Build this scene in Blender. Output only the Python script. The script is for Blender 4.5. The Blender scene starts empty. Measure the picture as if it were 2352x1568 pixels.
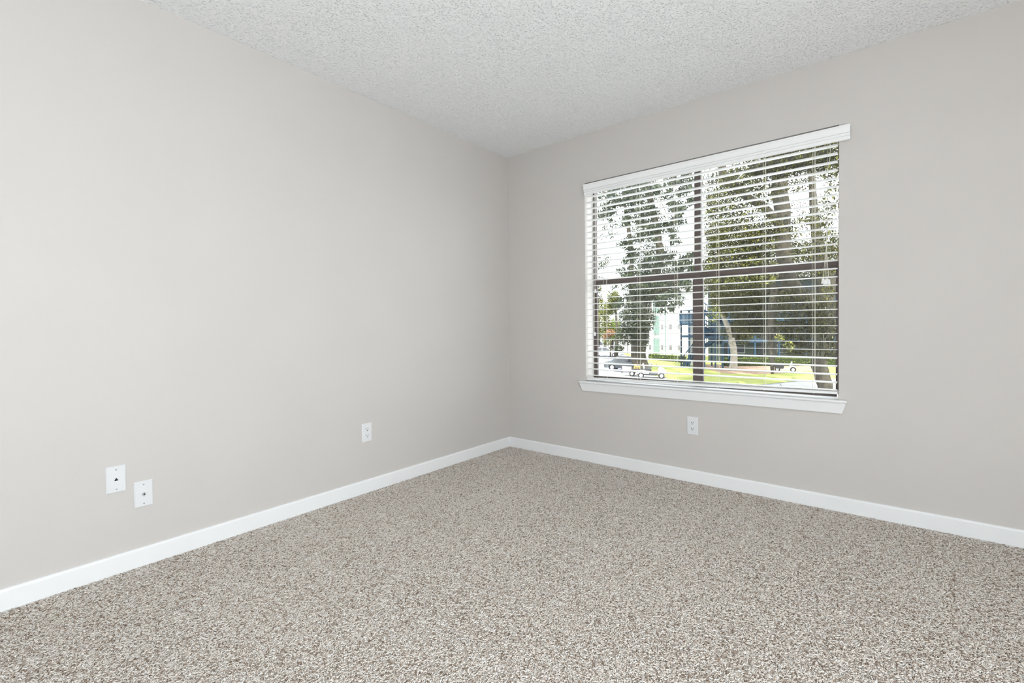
import bpy, math, random
import numpy as np
from mathutils import Matrix, Vector

random.seed(7)
RNG = np.random.default_rng(11)
SC = bpy.context.scene
COL = SC.collection

# ------------------------------------------------------------------ camera
F_PX, YAW, PITCH, ROLL = 1065.4, math.radians(38.968), math.radians(-1.0), math.radians(-0.586)
CAM = np.array([2.509, -3.053, 1.014])
CX, CY = 1176.0, 768.9
_f = np.array([-math.sin(YAW) * math.cos(PITCH), math.cos(YAW) * math.cos(PITCH), math.sin(PITCH)])
_r0 = np.array([math.cos(YAW), math.sin(YAW), 0.0])
_u0 = np.cross(_r0, _f)
_r = math.cos(ROLL) * _r0 + math.sin(ROLL) * _u0
_u = -math.sin(ROLL) * _r0 + math.cos(ROLL) * _u0
cam_data = bpy.data.cameras.new('camera')
cam_data.sensor_width = 36.0
cam_data.lens = F_PX * 36.0 / 2352.0
cam_data.shift_y = -(784.0 - CY) / 2352.0
cam_data.clip_end = 600.0
cam = bpy.data.objects.new('camera', cam_data)
COL.objects.link(cam)
cam.matrix_world = Matrix(((_r[0], _u[0], -_f[0], CAM[0]), (_r[1], _u[1], -_f[1], CAM[1]),
                           (_r[2], _u[2], -_f[2], CAM[2]), (0, 0, 0, 1)))
SC.camera = cam
SC.cycles.use_light_tree = False
SC.cycles.adaptive_threshold = 0.03
SC.cycles.max_bounces = 8

# ------------------------------------------------------------------ world, sun, exposure
world = bpy.data.worlds.new('sky')
SC.world = world
world.use_nodes = True
wb = world.node_tree.nodes['Background']
wb.inputs[0].default_value = (0.93, 0.97, 1.0, 1)
wb.inputs[1].default_value = 3.9

sun_d = bpy.data.lights.new('sun', 'SUN')
sun_d.energy = 9.0
sun_d.angle = math.radians(1.0)
sun_d.color = (1.0, 0.95, 0.86)
sun = bpy.data.objects.new('sun', sun_d)
COL.objects.link(sun)
sun.rotation_euler = Vector((-0.38, 0.62, -1.0)).to_track_quat('-Z', 'Y').to_euler()

FILL_LAMP_RADIANCE = 25.0
FILL_LAMP_COLOR = (0.82, 0.98, 1.1)
# added fill panel in an invented door opening, stands in for daylight
FILL_POWER = 50.0
fill_d = bpy.data.lights.new('fill_light', 'AREA')
fill_d.shape = 'RECTANGLE'
fill_d.size, fill_d.size_y = 1.7, 1.95
fill_d.energy = FILL_POWER
fill_d.color = (0.98, 0.995, 1.0)
fill_l = bpy.data.objects.new('fill_light', fill_d)
COL.objects.link(fill_l)
fill_l.location = (4.3 + 0.05, -3.4, 1.02)
fill_l.rotation_euler = Vector((-1, 0, 0)).to_track_quat('-Z', 'Y').to_euler()

SC.view_settings.view_transform = 'Standard'
SC.view_settings.look = 'None'
SC.view_settings.exposure = 0.19
SC.view_settings.gamma = 1.0
SC.view_settings.use_curve_mapping = False

# ------------------------------------------------------------------ helpers
H = 2.44                      # ceiling height
RX, RY = 4.3, -4.5            # room extent
GZ = -3.54                    # ground outside, one floor down


def ray(px, py):
    return _f + _r * (px - CX) / F_PX - _u * (py - CY) / F_PX


def at(px, py, Y):
    """point seen at a pixel, standing on the plane y = Y"""
    d = ray(px, py)
    return CAM + d * (Y - CAM[1]) / d[1]


def gr(px, py):
    """ground point"""
    d = ray(px, py)
    return CAM + d * (GZ - CAM[2]) / d[2]


def pxm(P):
    """metres per pixel at a point"""
    return float((np.asarray(P) - CAM) @ _f) / F_PX


class MB:
    def __init__(self):
        self.v, self.f = [], []

    def add(self, vs, fs):
        o = len(self.v)
        self.v += [tuple(map(float, p)) for p in vs]
        self.f += [tuple(i + o for i in q) for q in fs]
        return self

    def box(self, a, b):
        x0, y0, z0 = a
        x1, y1, z1 = b
        return self.add([(x0, y0, z0), (x1, y0, z0), (x1, y1, z0), (x0, y1, z0),
                         (x0, y0, z1), (x1, y0, z1), (x1, y1, z1), (x0, y1, z1)],
                        [(0, 3, 2, 1), (4, 5, 6, 7), (0, 1, 5, 4), (1, 2, 6, 5), (2, 3, 7, 6), (3, 0, 4, 7)])

    def frustum(self, q0, q1):
        """two matching quads joined"""
        return self.add(list(q0) + list(q1), [(3, 2, 1, 0), (4, 5, 6, 7), (0, 1, 5, 4), (1, 2, 6, 5), (2, 3, 7, 6), (3, 0, 4, 7)])

    def prism(self, prof, axis, a, b, caps=True):
        """extrude a closed 2-D profile along an axis"""
        n = len(prof)
        def P(t, s):
            if axis == 0:
                return (t, s[0], s[1])
            if axis == 1:
                return (s[0], t, s[1])
            return (s[0], s[1], t)
        vs = [P(a, s) for s in prof] + [P(b, s) for s in prof]
        fs = [(i, (i + 1) % n, n + (i + 1) % n, n + i) for i in range(n)]
        if caps:
            fs += [tuple(range(n))[::-1], tuple(range(n, 2 * n))]
        return self.add(vs, fs)

    def beam(self, a, b, w, h, up=(0, 0, 1)):
        a, b = np.array(a, float), np.array(b, float)
        d = (b - a) / np.linalg.norm(b - a)
        u = np.array(up, float)
        if abs(d @ u) > 0.98:
            u = np.array([1.0, 0, 0])
        s = np.cross(d, u)
        s /= np.linalg.norm(s)
        u = np.cross(s, d)
        q = [s * w / 2 * i + u * h / 2 * j for i, j in ((-1, -1), (1, -1), (1, 1), (-1, 1))]
        return self.frustum([a + k for k in q], [b + k for k in q])

    def tube(self, pts, rad, n=8, caps=True, wob=0.0):
        pts = [np.array(p, float) for p in pts]
        k = len(pts)
        if not hasattr(rad, '__len__'):
            rad = [rad] * k
        vs, fs = [], []
        ref = np.array([0.3, 0.9, 0.2])
        for i, p in enumerate(pts):
            d = pts[min(i + 1, k - 1)] - pts[max(i - 1, 0)]
            d /= np.linalg.norm(d) + 1e-12
            s = np.cross(d, ref)
            if np.linalg.norm(s) < 1e-3:
                s = np.cross(d, (1, 0, 0))
            s /= np.linalg.norm(s)
            t = np.cross(d, s)
            for j in range(n):
                a = 2 * math.pi * j / n
                rr = rad[i] * (1 + wob * (random.random() - 0.5))
                vs.append(p + rr * (math.cos(a) * s + math.sin(a) * t))
        for i in range(k - 1):
            for j in range(n):
                j2 = (j + 1) % n
                fs.append((i * n + j, i * n + j2, (i + 1) * n + j2, (i + 1) * n + j))
        if caps:
            fs.append(tuple(range(n))[::-1])
            fs.append(tuple(range((k - 1) * n, k * n)))
        return self.add(vs, fs)

    def lathe(self, prof, c, axis=2, n=20):
        """prof: (radius, height) pairs around an axis through c"""
        vs, fs = [], []
        for r_, h_ in prof:
            for j in range(n):
                a = 2 * math.pi * j / n
                p = [r_ * math.cos(a), r_ * math.sin(a)]
                q = [0, 0, 0]
                ax = [i for i in range(3) if i != axis]
                q[ax[0]], q[ax[1]], q[axis] = p[0], p[1], h_
                vs.append((q[0] + c[0], q[1] + c[1], q[2] + c[2]))
        m = len(prof)
        for i in range(m - 1):
            for j in range(n):
                j2 = (j + 1) % n
                fs.append((i * n + j, i * n + j2, (i + 1) * n + j2, (i + 1) * n + j))
        fs.append(tuple(range(n))[::-1])
        fs.append(tuple(range((m - 1) * n, m * n)))
        return self.add(vs, fs)

    def mesh(self, name, m, off=(0, 0, 0), smooth=False):
        me = bpy.data.meshes.new(name)
        o = np.array(off, float)
        me.from_pydata([tuple(np.array(p) - o) for p in self.v], [], self.f)
        me.update()
        import bmesh
        b = bmesh.new()
        b.from_mesh(me)
        bmesh.ops.recalc_face_normals(b, faces=b.faces[:])
        b.to_mesh(me)
        b.free()
        if m:
            me.materials.append(m)
        if smooth:
            me.polygons.foreach_set('use_smooth', [True] * len(me.polygons))
        return me

    def build(self, name, m, parent=None, off=None, smooth=False):
        if off is None:
            off = ROOT.get(parent.name, (0, 0, 0)) if parent else (0, 0, 0)
        ob = bpy.data.objects.new(name, self.mesh(name, m, off, smooth))
        COL.objects.link(ob)
        if parent:
            ob.parent = parent
            ROOT[ob.name] = off
        return ob


ROOT = {}


def tag(o, label=None, cat=None, group=None, kind=None):
    if label:
        o['label'] = label
    if cat:
        o['category'] = cat
    if group:
        o['group'] = group
    if kind:
        o['kind'] = kind
    return o


def empty(name, loc, label=None, cat=None, group=None, rz=0.0, local=False, kind=None):
    o = bpy.data.objects.new(name, None)
    o.empty_display_size = 0.1
    COL.objects.link(o)
    o.location = tuple(map(float, loc))
    o.rotation_euler = (0, 0, rz)
    ROOT[o.name] = (0, 0, 0) if local else tuple(map(float, loc))
    return tag(o, label, cat, group, kind)


# ------------------------------------------------------------------ materials
def mat(name, col, rough=0.6, spec=0.3, var=0.06, vscale=20.0, bump=0.0, bscale=200.0, metal=0.0, emit=None, detail=3.0):
    m = bpy.data.materials.new(name)
    m.use_nodes = True
    nt = m.node_tree
    b = nt.nodes['Principled BSDF']
    b.inputs['Roughness'].default_value = rough
    b.inputs['Specular IOR Level'].default_value = spec
    b.inputs['Metallic'].default_value = metal
    tc = nt.nodes.new('ShaderNodeTexCoord')
    if var > 0:
        n = nt.nodes.new('ShaderNodeTexNoise')
        n.inputs['Scale'].default_value = vscale
        n.inputs['Detail'].default_value = detail
        nt.links.new(tc.outputs['Object'], n.inputs['Vector'])
        r = nt.nodes.new('ShaderNodeMapRange')
        r.inputs['To Min'].default_value = 1 - var
        r.inputs['To Max'].default_value = 1 + var
        r.inputs['From Min'].default_value = 0.25
        r.inputs['From Max'].default_value = 0.75
        nt.links.new(n.outputs['Fac'], r.inputs['Value'])
        mx = nt.nodes.new('ShaderNodeVectorMath')
        mx.operation = 'SCALE'
        mx.inputs[0].default_value = col
        nt.links.new(r.outputs['Result'], mx.inputs['Scale'])
        nt.links.new(mx.outputs['Vector'], b.inputs['Base Color'])
    else:
        b.inputs['Base Color'].default_value = (*col, 1)
    if bump > 0:
        n2 = nt.nodes.new('ShaderNodeTexNoise')
        n2.inputs['Scale'].default_value = bscale
        n2.inputs['Detail'].default_value = 2.0
        nt.links.new(tc.outputs['Object'], n2.inputs['Vector'])
        bp = nt.nodes.new('ShaderNodeBump')
        bp.inputs['Strength'].default_value = bump
        bp.inputs['Distance'].default_value = 0.002
        nt.links.new(n2.outputs['Fac'], bp.inputs['Height'])
        nt.links.new(bp.outputs['Normal'], b.inputs['Normal'])
    if emit:
        b.inputs['Emission Color'].default_value = (*emit[0], 1)
        b.inputs['Emission Strength'].default_value = emit[1]
    return m


def ceiling_mat():
    m = bpy.data.materials.new('popcorn_ceiling')
    m.use_nodes = True
    nt = m.node_tree
    b = nt.nodes['Principled BSDF']
    b.inputs['Base Color'].default_value = (0.91, 0.915, 0.92, 1)
    b.inputs['Roughness'].default_value = 0.85
    b.inputs['Specular IOR Level'].default_value = 0.25
    tc = nt.nodes.new('ShaderNodeTexCoord')
    n1 = nt.nodes.new('ShaderNodeTexNoise')
    n1.inputs['Scale'].default_value = 105.0
    n1.inputs['Detail'].default_value = 1.0
    n1.inputs['Roughness'].default_value = 0.62
    v1 = nt.nodes.new('ShaderNodeTexVoronoi')
    v1.inputs['Scale'].default_value = 130.0
    nt.links.new(tc.outputs['Object'], n1.inputs['Vector'])
    nt.links.new(tc.outputs['Object'], v1.inputs['Vector'])
    r1 = nt.nodes.new('ShaderNodeMapRange')
    r1.inputs['From Min'].default_value = 0.38
    r1.inputs['From Max'].default_value = 0.68
    nt.links.new(n1.outputs['Fac'], r1.inputs['Value'])
    r2 = nt.nodes.new('ShaderNodeMapRange')
    r2.inputs['From Min'].default_value = 0.0
    r2.inputs['From Max'].default_value = 0.55
    r2.inputs['To Min'].default_value = 1.0
    r2.inputs['To Max'].default_value = 0.0
    nt.links.new(v1.outputs['Distance'], r2.inputs['Value'])
    mu = nt.nodes.new('ShaderNodeMath')
    mu.operation = 'MULTIPLY'
    nt.links.new(r1.outputs['Result'], mu.inputs[0])
    nt.links.new(r2.outputs['Result'], mu.inputs[1])
    bp = nt.nodes.new('ShaderNodeBump')
    bp.inputs['Strength'].default_value = 1.0
    bp.inputs['Distance'].default_value = 0.0065
    nt.links.new(mu.outputs['Value'], bp.inputs['Height'])
    nt.links.new(bp.outputs['Normal'], b.inputs['Normal'])
    return m


def ramp_by(nt, src, stops):
    cr = nt.nodes.new('ShaderNodeValToRGB')
    el = cr.color_ramp.elements
    while len(el) < len(stops):
        el.new(0.5)
    for e, (p, c) in zip(el, stops):
        e.position = p
        e.color = (*c, 1)
    nt.links.new(src, cr.inputs['Fac'])
    return cr


CARPET_STOPS = [(0.0, (0.25, 0.175, 0.12)), (0.09, (0.41, 0.315, 0.24)), (0.22, (0.67, 0.575, 0.50)),
                (0.45, (0.82, 0.75, 0.685)), (0.75, (0.91, 0.86, 0.805)), (1.0, (0.97, 0.94, 0.90))]


def carpet_mats():
    # yarn: one random tone for each tuft
    m = bpy.data.materials.new('carpet_yarn')
    m.use_nodes = True
    nt = m.node_tree
    b = nt.nodes['Principled BSDF']
    b.inputs['Roughness'].default_value = 0.95
    b.inputs['Specular IOR Level'].default_value = 0.1
    oi = nt.nodes.new('ShaderNodeAttribute')
    oi.attribute_name = 'tone'
    cr = ramp_by(nt, oi.outputs['Fac'], CARPET_STOPS)
    nt.links.new(cr.outputs['Color'], b.inputs['Base Color'])
    # backing under the tufts
    g = bpy.data.materials.new('carpet_backing')
    g.use_nodes = True
    nt = g.node_tree
    b = nt.nodes['Principled BSDF']
    b.inputs['Roughness'].default_value = 0.95
    b.inputs['Specular IOR Level'].default_value = 0.1
    tc = nt.nodes.new('ShaderNodeTexCoord')
    n = nt.nodes.new('ShaderNodeTexNoise')
    n.inputs['Scale'].default_value = 170.0
    n.inputs['Detail'].default_value = 3.0
    nt.links.new(tc.outputs['Object'], n.inputs['Vector'])
    cr = ramp_by(nt, n.outputs['Fac'], [(0.3, (0.42, 0.36, 0.31)), (0.5, (0.66, 0.61, 0.56)), (0.68, (0.80, 0.77, 0.73))])
    nt.links.new(cr.outputs['Color'], b.inputs['Base Color'])
    return m, g


def leaf_mat(name, stops, trans=0.35, rough=0.45):
    """foliage: tone from the per-leaf attribute 'tone'"""
    m = bpy.data.materials.new(name)
    m.use_nodes = True
    nt = m.node_tree
    b = nt.nodes['Principled BSDF']
    b.inputs['Roughness'].default_value = rough
    b.inputs['Specular IOR Level'].default_value = 0.35
    a = nt.nodes.new('ShaderNodeAttribute')
    a.attribute_name = 'tone'
    cr = ramp_by(nt, a.outputs['Fac'], stops)
    nt.links.new(cr.outputs['Color'], b.inputs['Base Color'])
    t = nt.nodes.new('ShaderNodeBsdfTranslucent')
    nt.links.new(cr.outputs['Color'], t.inputs['Color'])
    mx = nt.nodes.new('ShaderNodeMixShader')
    mx.inputs[0].default_value = trans
    nt.links.new(b.outputs[0], mx.inputs[1])
    nt.links.new(t.outputs[0], mx.inputs[2])
    nt.links.new(mx.outputs[0], nt.nodes['Material Output'].inputs['Surface'])
    return m


def glass_mat(name, tint=(1, 1, 1), gloss=0.05):
    m = bpy.data.materials.new(name)
    m.use_nodes = True
    nt = m.node_tree
    nt.nodes.remove(nt.nodes['Principled BSDF'])
    t = nt.nodes.new('ShaderNodeBsdfTransparent')
    t.inputs[0].default_value = (*tint, 1)
    g = nt.nodes.new('ShaderNodeBsdfGlossy')
    g.inputs['Roughness'].default_value = 0.02
    mx = nt.nodes.new('ShaderNodeMixShader')
    mx.inputs[0].default_value = gloss
    nt.links.new(t.outputs[0], mx.inputs[1])
    nt.links.new(g.outputs[0], mx.inputs[2])
    nt.links.new(mx.outputs[0], nt.nodes['Material Output'].inputs['Surface'])
    return m


def siding_mat(name, col, period=0.16, depth=0.75):
    """lapped boards too far away to tell apart"""
    m = mat(name, col, rough=0.7, var=0.04, vscale=3)
    nt = m.node_tree
    b = nt.nodes['Principled BSDF']
    tc = nt.nodes.new('ShaderNodeTexCoord')
    w = nt.nodes.new('ShaderNodeTexWave')
    w.bands_direction = 'Z'
    w.wave_profile = 'SAW'
    w.inputs['Scale'].default_value = 2 * math.pi / (20 * period) * 1.0
    nt.links.new(tc.outputs['Object'], w.inputs['Vector'])
    bp = nt.nodes.new('ShaderNodeBump')
    bp.inputs['Strength'].default_value = depth
    bp.inputs['Distance'].default_value = 0.05
    nt.links.new(w.outputs['Fac'], bp.inputs['Height'])
    nt.links.new(bp.outputs['Normal'], b.inputs['Normal'])
    return m


M = {}
M['wall'] = mat('greige_wall_paint', (0.612, 0.582, 0.556), rough=0.55, spec=0.25, var=0.008, vscale=3.0, detail=0.0)
M['ceiling'] = ceiling_mat()
M['trim'] = mat('white_trim_paint', (0.86, 0.865, 0.87), rough=0.38, spec=0.4, var=0.01, vscale=6)
M['slat'] = mat('white_faux_wood', (0.90, 0.905, 0.90), rough=0.42, spec=0.4, var=0.015, vscale=8)
M['cream'] = mat('cream_blind_slat', (0.735, 0.73, 0.705), rough=0.42, spec=0.35, var=0.015, vscale=8)
M['cord'] = mat('cream_cord', (0.80, 0.77, 0.68), rough=0.8, var=0.04, vscale=300)
M['tassel'] = mat('white_plastic', (0.86, 0.86, 0.85), rough=0.3, var=0.01)
M['plate'] = mat('white_wall_plate', (0.76, 0.77, 0.785), rough=0.28, spec=0.5, var=0.005)
M['dark_slot'] = mat('dark_recess', (0.025, 0.025, 0.028), rough=0.6, var=0.0)
M['screw'] = mat('steel_screw', (0.45, 0.46, 0.47), rough=0.35, metal=0.8, var=0.03)
M['bronze'] = mat('bronze_aluminium', (0.105, 0.082, 0.075), rough=0.42, spec=0.4, var=0.06, vscale=30)
M['strip'] = mat('grey_vinyl_track', (0.52, 0.53, 0.52), rough=0.5, var=0.03)
M['glass'] = glass_mat('window_glass', (0.97, 0.985, 0.98), 0.035)
M['yarn'], M['backing'] = carpet_mats()
M['stucco'] = mat('exterior_stucco', (0.6, 0.58, 0.55), rough=0.8, var=0.05)

# ------------------------------------------------------------------ room shell
T = 0.20
WX0, WX1, WZ0, WZ1 = 0.750, 2.306, 0.588, 2.078     # window opening


def struct(name, mb, m, label, parent=None, smooth=False):
    o = mb.build(name, m, parent, smooth=smooth)
    tag(o, label, kind='structure')
    return o


floor = struct('floor', MB().box((-T, RY - T, -0.12), (RX + T, T, -0.006)), M['backing'], 'speckled beige carpet floor of the empty room')
struct('ceiling', MB().box((-T, RY - T, H), (RX + T, T, H + 0.15)), M['ceiling'], 'white popcorn textured ceiling')
struct('wall_left', MB().box((-T, RY - T, -0.12), (0, T, H)), M['wall'], 'plain greige wall left of the corner with three wall plates')
w = MB()
w.box((0, 0, -0.12), (WX0, T, H)).box((WX1, 0, -0.12), (RX + T, T, H))
w.box((WX0, 0, -0.12), (WX1, T, WZ0)).box((WX0, 0, WZ1), (WX1, T, H))
struct('wall_right', w, M['wall'], 'greige wall right of the corner holding the window')
struct('wall_rear', MB().box((0, RY - T, -0.12), (RX + T, RY, H)), M['wall'], 'greige wall behind the viewer')
DY0, DY1, DZ1 = -4.30, -2.50, 2.05                  # opening for the added sliding door that holds the fill light
sw = MB().box((RX, RY, -0.12), (RX + T, DY0, H)).box((RX, DY1, -0.12), (RX + T, 0, H))
sw.box((RX, DY0, DZ1), (RX + T, DY1, H)).box((RX, DY0, -0.12), (RX + T, DY1, 0.0))
struct('wall_side', sw, M['wall'], 'greige wall beyond the right edge of view')


def board_profile(t=0.0125, h=0.078):
    pts = [(0, -0.012), (t, -0.012), (t, h - 0.012)]
    for i in range(1, 6):
        a = i / 5 * math.pi / 2
        pts.append((t - 0.008 + 0.008 * math.cos(a), h - 0.012 + 0.012 * math.sin(a)))
    pts.append((0, h))
    return pts


pr = board_profile()
struct('baseboard_left', MB().prism(pr, 1, RY, 0), M['trim'], 'white baseboard along the left wall')
struct('baseboard_right', MB().prism([(-a, b) for a, b in pr], 0, 0.0, RX), M['trim'], 'white baseboard under the window wall')
struct('baseboard_rear', MB().prism([(RY + a, b) for a, b in pr], 0, 0.0, RX), M['trim'], 'white baseboard behind the viewer')
struct('baseboard_side', MB().prism([(RX - a, b) for a, b in pr], 1, DY1, 0), M['trim'], 'white baseboard beyond the right edge of view')


eave = MB().prism([(T, 2.62), (1.05, 2.50), (1.05, 2.58), (T, 2.80)], 0, -2.0, 6.5)  # unseen overhang added to block high sky light from the window reveal
struct('shading_eave', eave, M['trim'], 'added unseen roof overhang keeping high sky light off the window')

# ------------------------------------------------------------------ carpet pile (geometry nodes, one object)
def carpet():
    """square patches of twisted yarn, laid edge to edge at turned angles by geometry nodes"""
    S, NP = 0.5, 15000
    pc = bpy.data.collections.new('pile_patches')
    for k in range(2):
        rg = np.random.default_rng(50 + k)
        n, seg, sd = NP, 3, 3
        base = np.stack([rg.uniform(-S / 2, S / 2, n), rg.uniform(-S / 2, S / 2, n), np.full(n, -0.0065)], 1)
        a0 = rg.uniform(0, 2 * np.pi, n)
        bend = rg.uniform(-2.6, 2.6, n)
        L = rg.uniform(0.0075, 0.0135, n)
        rad = rg.uniform(0.0011, 0.0018, n)
        rises = (0.85, 0.35, -0.25)
        p = base.copy()
        pts = [p.copy()]
        for i in range(seg):
            a = a0 + bend * i / (seg - 1)
            hz = math.sqrt(1 - rises[i] ** 2)
            p = p + (L / seg)[:, None] * np.stack([hz * np.cos(a), hz * np.sin(a), np.full(n, rises[i] * 1.05)], 1)
            pts.append(p.copy())
        P = np.stack(pts, 1)                                   # n, seg+1, 3
        D = np.gradient(P, axis=1)
        D /= np.linalg.norm(D, axis=2, keepdims=True)
        ref = np.array([0.31, 0.52, 0.79])
        s1 = np.cross(D, ref)
        s1 /= np.linalg.norm(s1, axis=2, keepdims=True)
        s2 = np.cross(D, s1)
        rr = rad[:, None] * np.array([0.8, 1.05, 1.05, 0.65])[None, :]
        ring = []
        for j in range(sd):
            t = 2 * math.pi * j / sd
            ring.append(P + rr[:, :, None] * (math.cos(t) * s1 + math.sin(t) * s2))
        V = np.stack(ring, 2).reshape(-1, 3)                   # n*(seg+1)*sd
        q = []
        for i in range(seg):
            for j in range(sd):
                j2 = (j + 1) % sd
                q.append((i * sd + j, i * sd + j2, (i + 1) * sd + j2, (i + 1) * sd + j))
        q = np.array(q)
        per = (seg + 1) * sd
        Fq = (q[None] + (np.arange(n) * per)[:, None, None]).reshape(-1, 4)
        me = bpy.data.meshes.new('pile_patch')
        me.vertices.add(len(V))
        me.vertices.foreach_set('co', V.ravel().astype(np.float32))
        me.loops.add(Fq.size)
        me.loops.foreach_set('vertex_index', Fq.ravel().astype(np.int32))
        me.polygons.add(len(Fq))
        me.polygons.foreach_set('loop_start', (np.arange(len(Fq)) * 4).astype(np.int32))
        me.polygons.foreach_set('use_smooth', np.ones(len(Fq), bool))
        me.update(calc_edges=True)
        at_ = me.attributes.new('tone', 'FLOAT', 'POINT')
        at_.data.foreach_set('value', np.repeat(rg.uniform(0, 1, n), per).astype(np.float32))
        me.materials.append(M['yarn'])
        o = bpy.data.objects.new('pile_patch', me)
        pc.objects.link(o)
    g = bpy.data.node_groups.new('carpet_pile', 'GeometryNodeTree')
    g.interface.new_socket('Geometry', in_out='INPUT', socket_type='NodeSocketGeometry')
    g.interface.new_socket('Geometry', in_out='OUTPUT', socket_type='NodeSocketGeometry')
    N, Lk = g.nodes, g.links
    gi, go = N.new('NodeGroupInput'), N.new('NodeGroupOutput')
    ci = N.new('GeometryNodeCollectionInfo')
    ci.inputs['Collection'].default_value = pc
    ci.inputs['Separate Children'].default_value = True
    ci.inputs['Reset Children'].default_value = True
    io = N.new('GeometryNodeInstanceOnPoints')
    io.inputs['Pick Instance'].default_value = True
    rv = N.new('FunctionNodeRandomValue')
    rv.data_type = 'INT'
    rv.inputs[4].default_value = 0
    rv.inputs[5].default_value = 3
    rp = N.new('FunctionNodeRandomValue')
    rp.data_type = 'INT'
    rp.inputs[4].default_value = 0
    rp.inputs[5].default_value = 1
    rp.inputs['Seed'].default_value = 9
    Lk.new(rp.outputs[2], io.inputs['Instance Index'])
    ml = N.new('ShaderNodeMath')
    ml.operation = 'MULTIPLY'
    ml.inputs[1].default_value = math.pi / 2
    cx_ = N.new('ShaderNodeCombineXYZ')
    Lk.new(rv.outputs[2], ml.inputs[0])
    Lk.new(ml.outputs[0], cx_.inputs['Z'])
    Lk.new(gi.outputs[0], io.inputs['Points'])
    Lk.new(ci.outputs[0], io.inputs['Instance'])
    Lk.new(cx_.outputs[0], io.inputs['Rotation'])
    Lk.new(io.outputs['Instances'], go.inputs[0])
    me = bpy.data.meshes.new('carpet_pile')
    pts = [(0.015 + S / 2 + i * S, -0.015 - S / 2 - j * S, 0.0) for i in range(8) for j in range(8)]
    me.from_pydata(pts, [], [])
    o = bpy.data.objects.new('carpet_pile', me)
    COL.objects.link(o)
    o.parent = floor
    md = o.modifiers.new('pile', 'NODES')
    md.node_group = g
    tag(o, 'speckled cream, beige and brown twisted carpet pile', kind='stuff')


carpet()

# ------------------------------------------------------------------ window
win = empty('window_1', (1.528, 0.14, WZ0), 'dark bronze aluminium window with four panes', kind='structure')
FY0, FY1 = 0.122, 0.156
fr = 0.017
MB().box((WX0, FY0, WZ0), (WX0 + fr, FY1, WZ1)).build('frame_stile', M['bronze'], win)
MB().box((WX1 - 0.010, FY0, WZ0), (WX1, FY1, WZ1)).build('frame_stile', M['bronze'], win)
MB().box((WX0 + fr, FY0, WZ1 - 0.03), (WX1 - fr, FY1, WZ1)).build('frame_head', M['bronze'], win)
MB().box((WX0 + fr, FY0 - 0.004, WZ0), (WX1 - fr, FY1, WZ0 + 0.034)).build('frame_sill', M['bronze'], win)
MXC = 1.530
MB().box((MXC - 0.021, FY0, WZ0 + 0.034), (MXC + 0.021, FY1, WZ1 - 0.03)).build('mullion', M['bronze'], win)
MB().box((WX0 - 0.001, FY0 - 0.010, WZ0), (WX0 + 0.004, FY0, WZ1)).build('jamb_track', M['strip'], win)
MB().box((WX1 - 0.004, FY0 - 0.010, WZ0), (WX1 + 0.001, FY0, WZ1)).build('jamb_track', M['strip'], win)
RZ0, RZ1 = 1.328, 1.366
for s, (xa, xb) in enumerate(((WX0 + fr, MXC - 0.021), (MXC + 0.021, WX1 - 0.010))):
    # lower sash, room side
    ls = MB().box((xa, FY0 + 0.002, RZ0), (xb, FY0 + 0.024, RZ1)).build('meeting_rail', M['bronze'], win)
    MB().box((xa, FY0 + 0.000, RZ0 + 0.003), (xb, FY0 + 0.002, RZ0 + 0.006)).build('rail_lip', M['bronze'], ls)
    MB().box((xa, FY0 + 0.002, WZ0 + 0.034), (xa + 0.012, FY0 + 0.024, RZ0)).build('sash_stile', M['bronze'], win)
    MB().box((xb - 0.012, FY0 + 0.002, WZ0 + 0.034), (xb, FY0 + 0.024, RZ0)).build('sash_stile', M['bronze'], win)
    MB().box((xa + 0.012, FY0 + 0.002, WZ0 + 0.034), (xb - 0.012, FY0 + 0.024, WZ0 + 0.047)).build('bottom_rail', M['bronze'], win)
    MB().box((xa + 0.012, FY0 + 0.011, WZ0 + 0.047), (xb - 0.012, FY0 + 0.015, RZ0)).build('pane', M['glass'], win)
    # upper sash, outside
    MB().box((xa, FY0 + 0.027, RZ1 - 0.012), (xb, FY0 + 0.031, WZ1 - 0.03)).build('pane', M['glass'], win)
    MB().box((xa, FY0 + 0.0245, RZ1 - 0.03), (xb, FY0 + 0.034, RZ1 - 0.012)).build('upper_sash_rail', M['bronze'], win)
    # sash lift handles on the bottom rail
    for hx in (0.30, 0.62) if s else (0.22,):
        X = xa + (xb - xa) * hx
        Zb = WZ0 + 0.047
        pts = [(X - 0.007 + 0.014 * i / 8, FY0 - 0.004, Zb + 0.017 * math.sin(math.pi * i / 8)) for i in range(9)]
        MB().tube(pts, 0.0012, 6).build('lift_handle', M['bronze'], win)
# invented sliding glass door framing the added fill light
door = empty('added_door', (RX + 0.1, -3.4, 0.0), 'added white framed sliding glass door around the fill light, out of view', kind='structure')
for k, (ya, yb, xo) in enumerate(((DY0, -3.37, 0.07), (-3.43, DY1, 0.12))):
    fm = MB()
    fm.box((RX + xo, ya, 0.0), (RX + xo + 0.04, ya + 0.06, DZ1)).box((RX + xo, yb - 0.06, 0.0), (RX + xo + 0.04, yb, DZ1))
    fm.box((RX + xo, ya + 0.06, 0.0), (RX + xo + 0.04, yb - 0.06, 0.08)).box((RX + xo, ya + 0.06, DZ1 - 0.06), (RX + xo + 0.04, yb - 0.06, DZ1))
    dp = fm.build('added_door_panel', M['trim'], door)
    MB().box((RX + xo + 0.015, ya + 0.06, 0.08), (RX + xo + 0.021, yb - 0.06, DZ1 - 0.06)).build('pane', M['glass'], dp)
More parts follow.
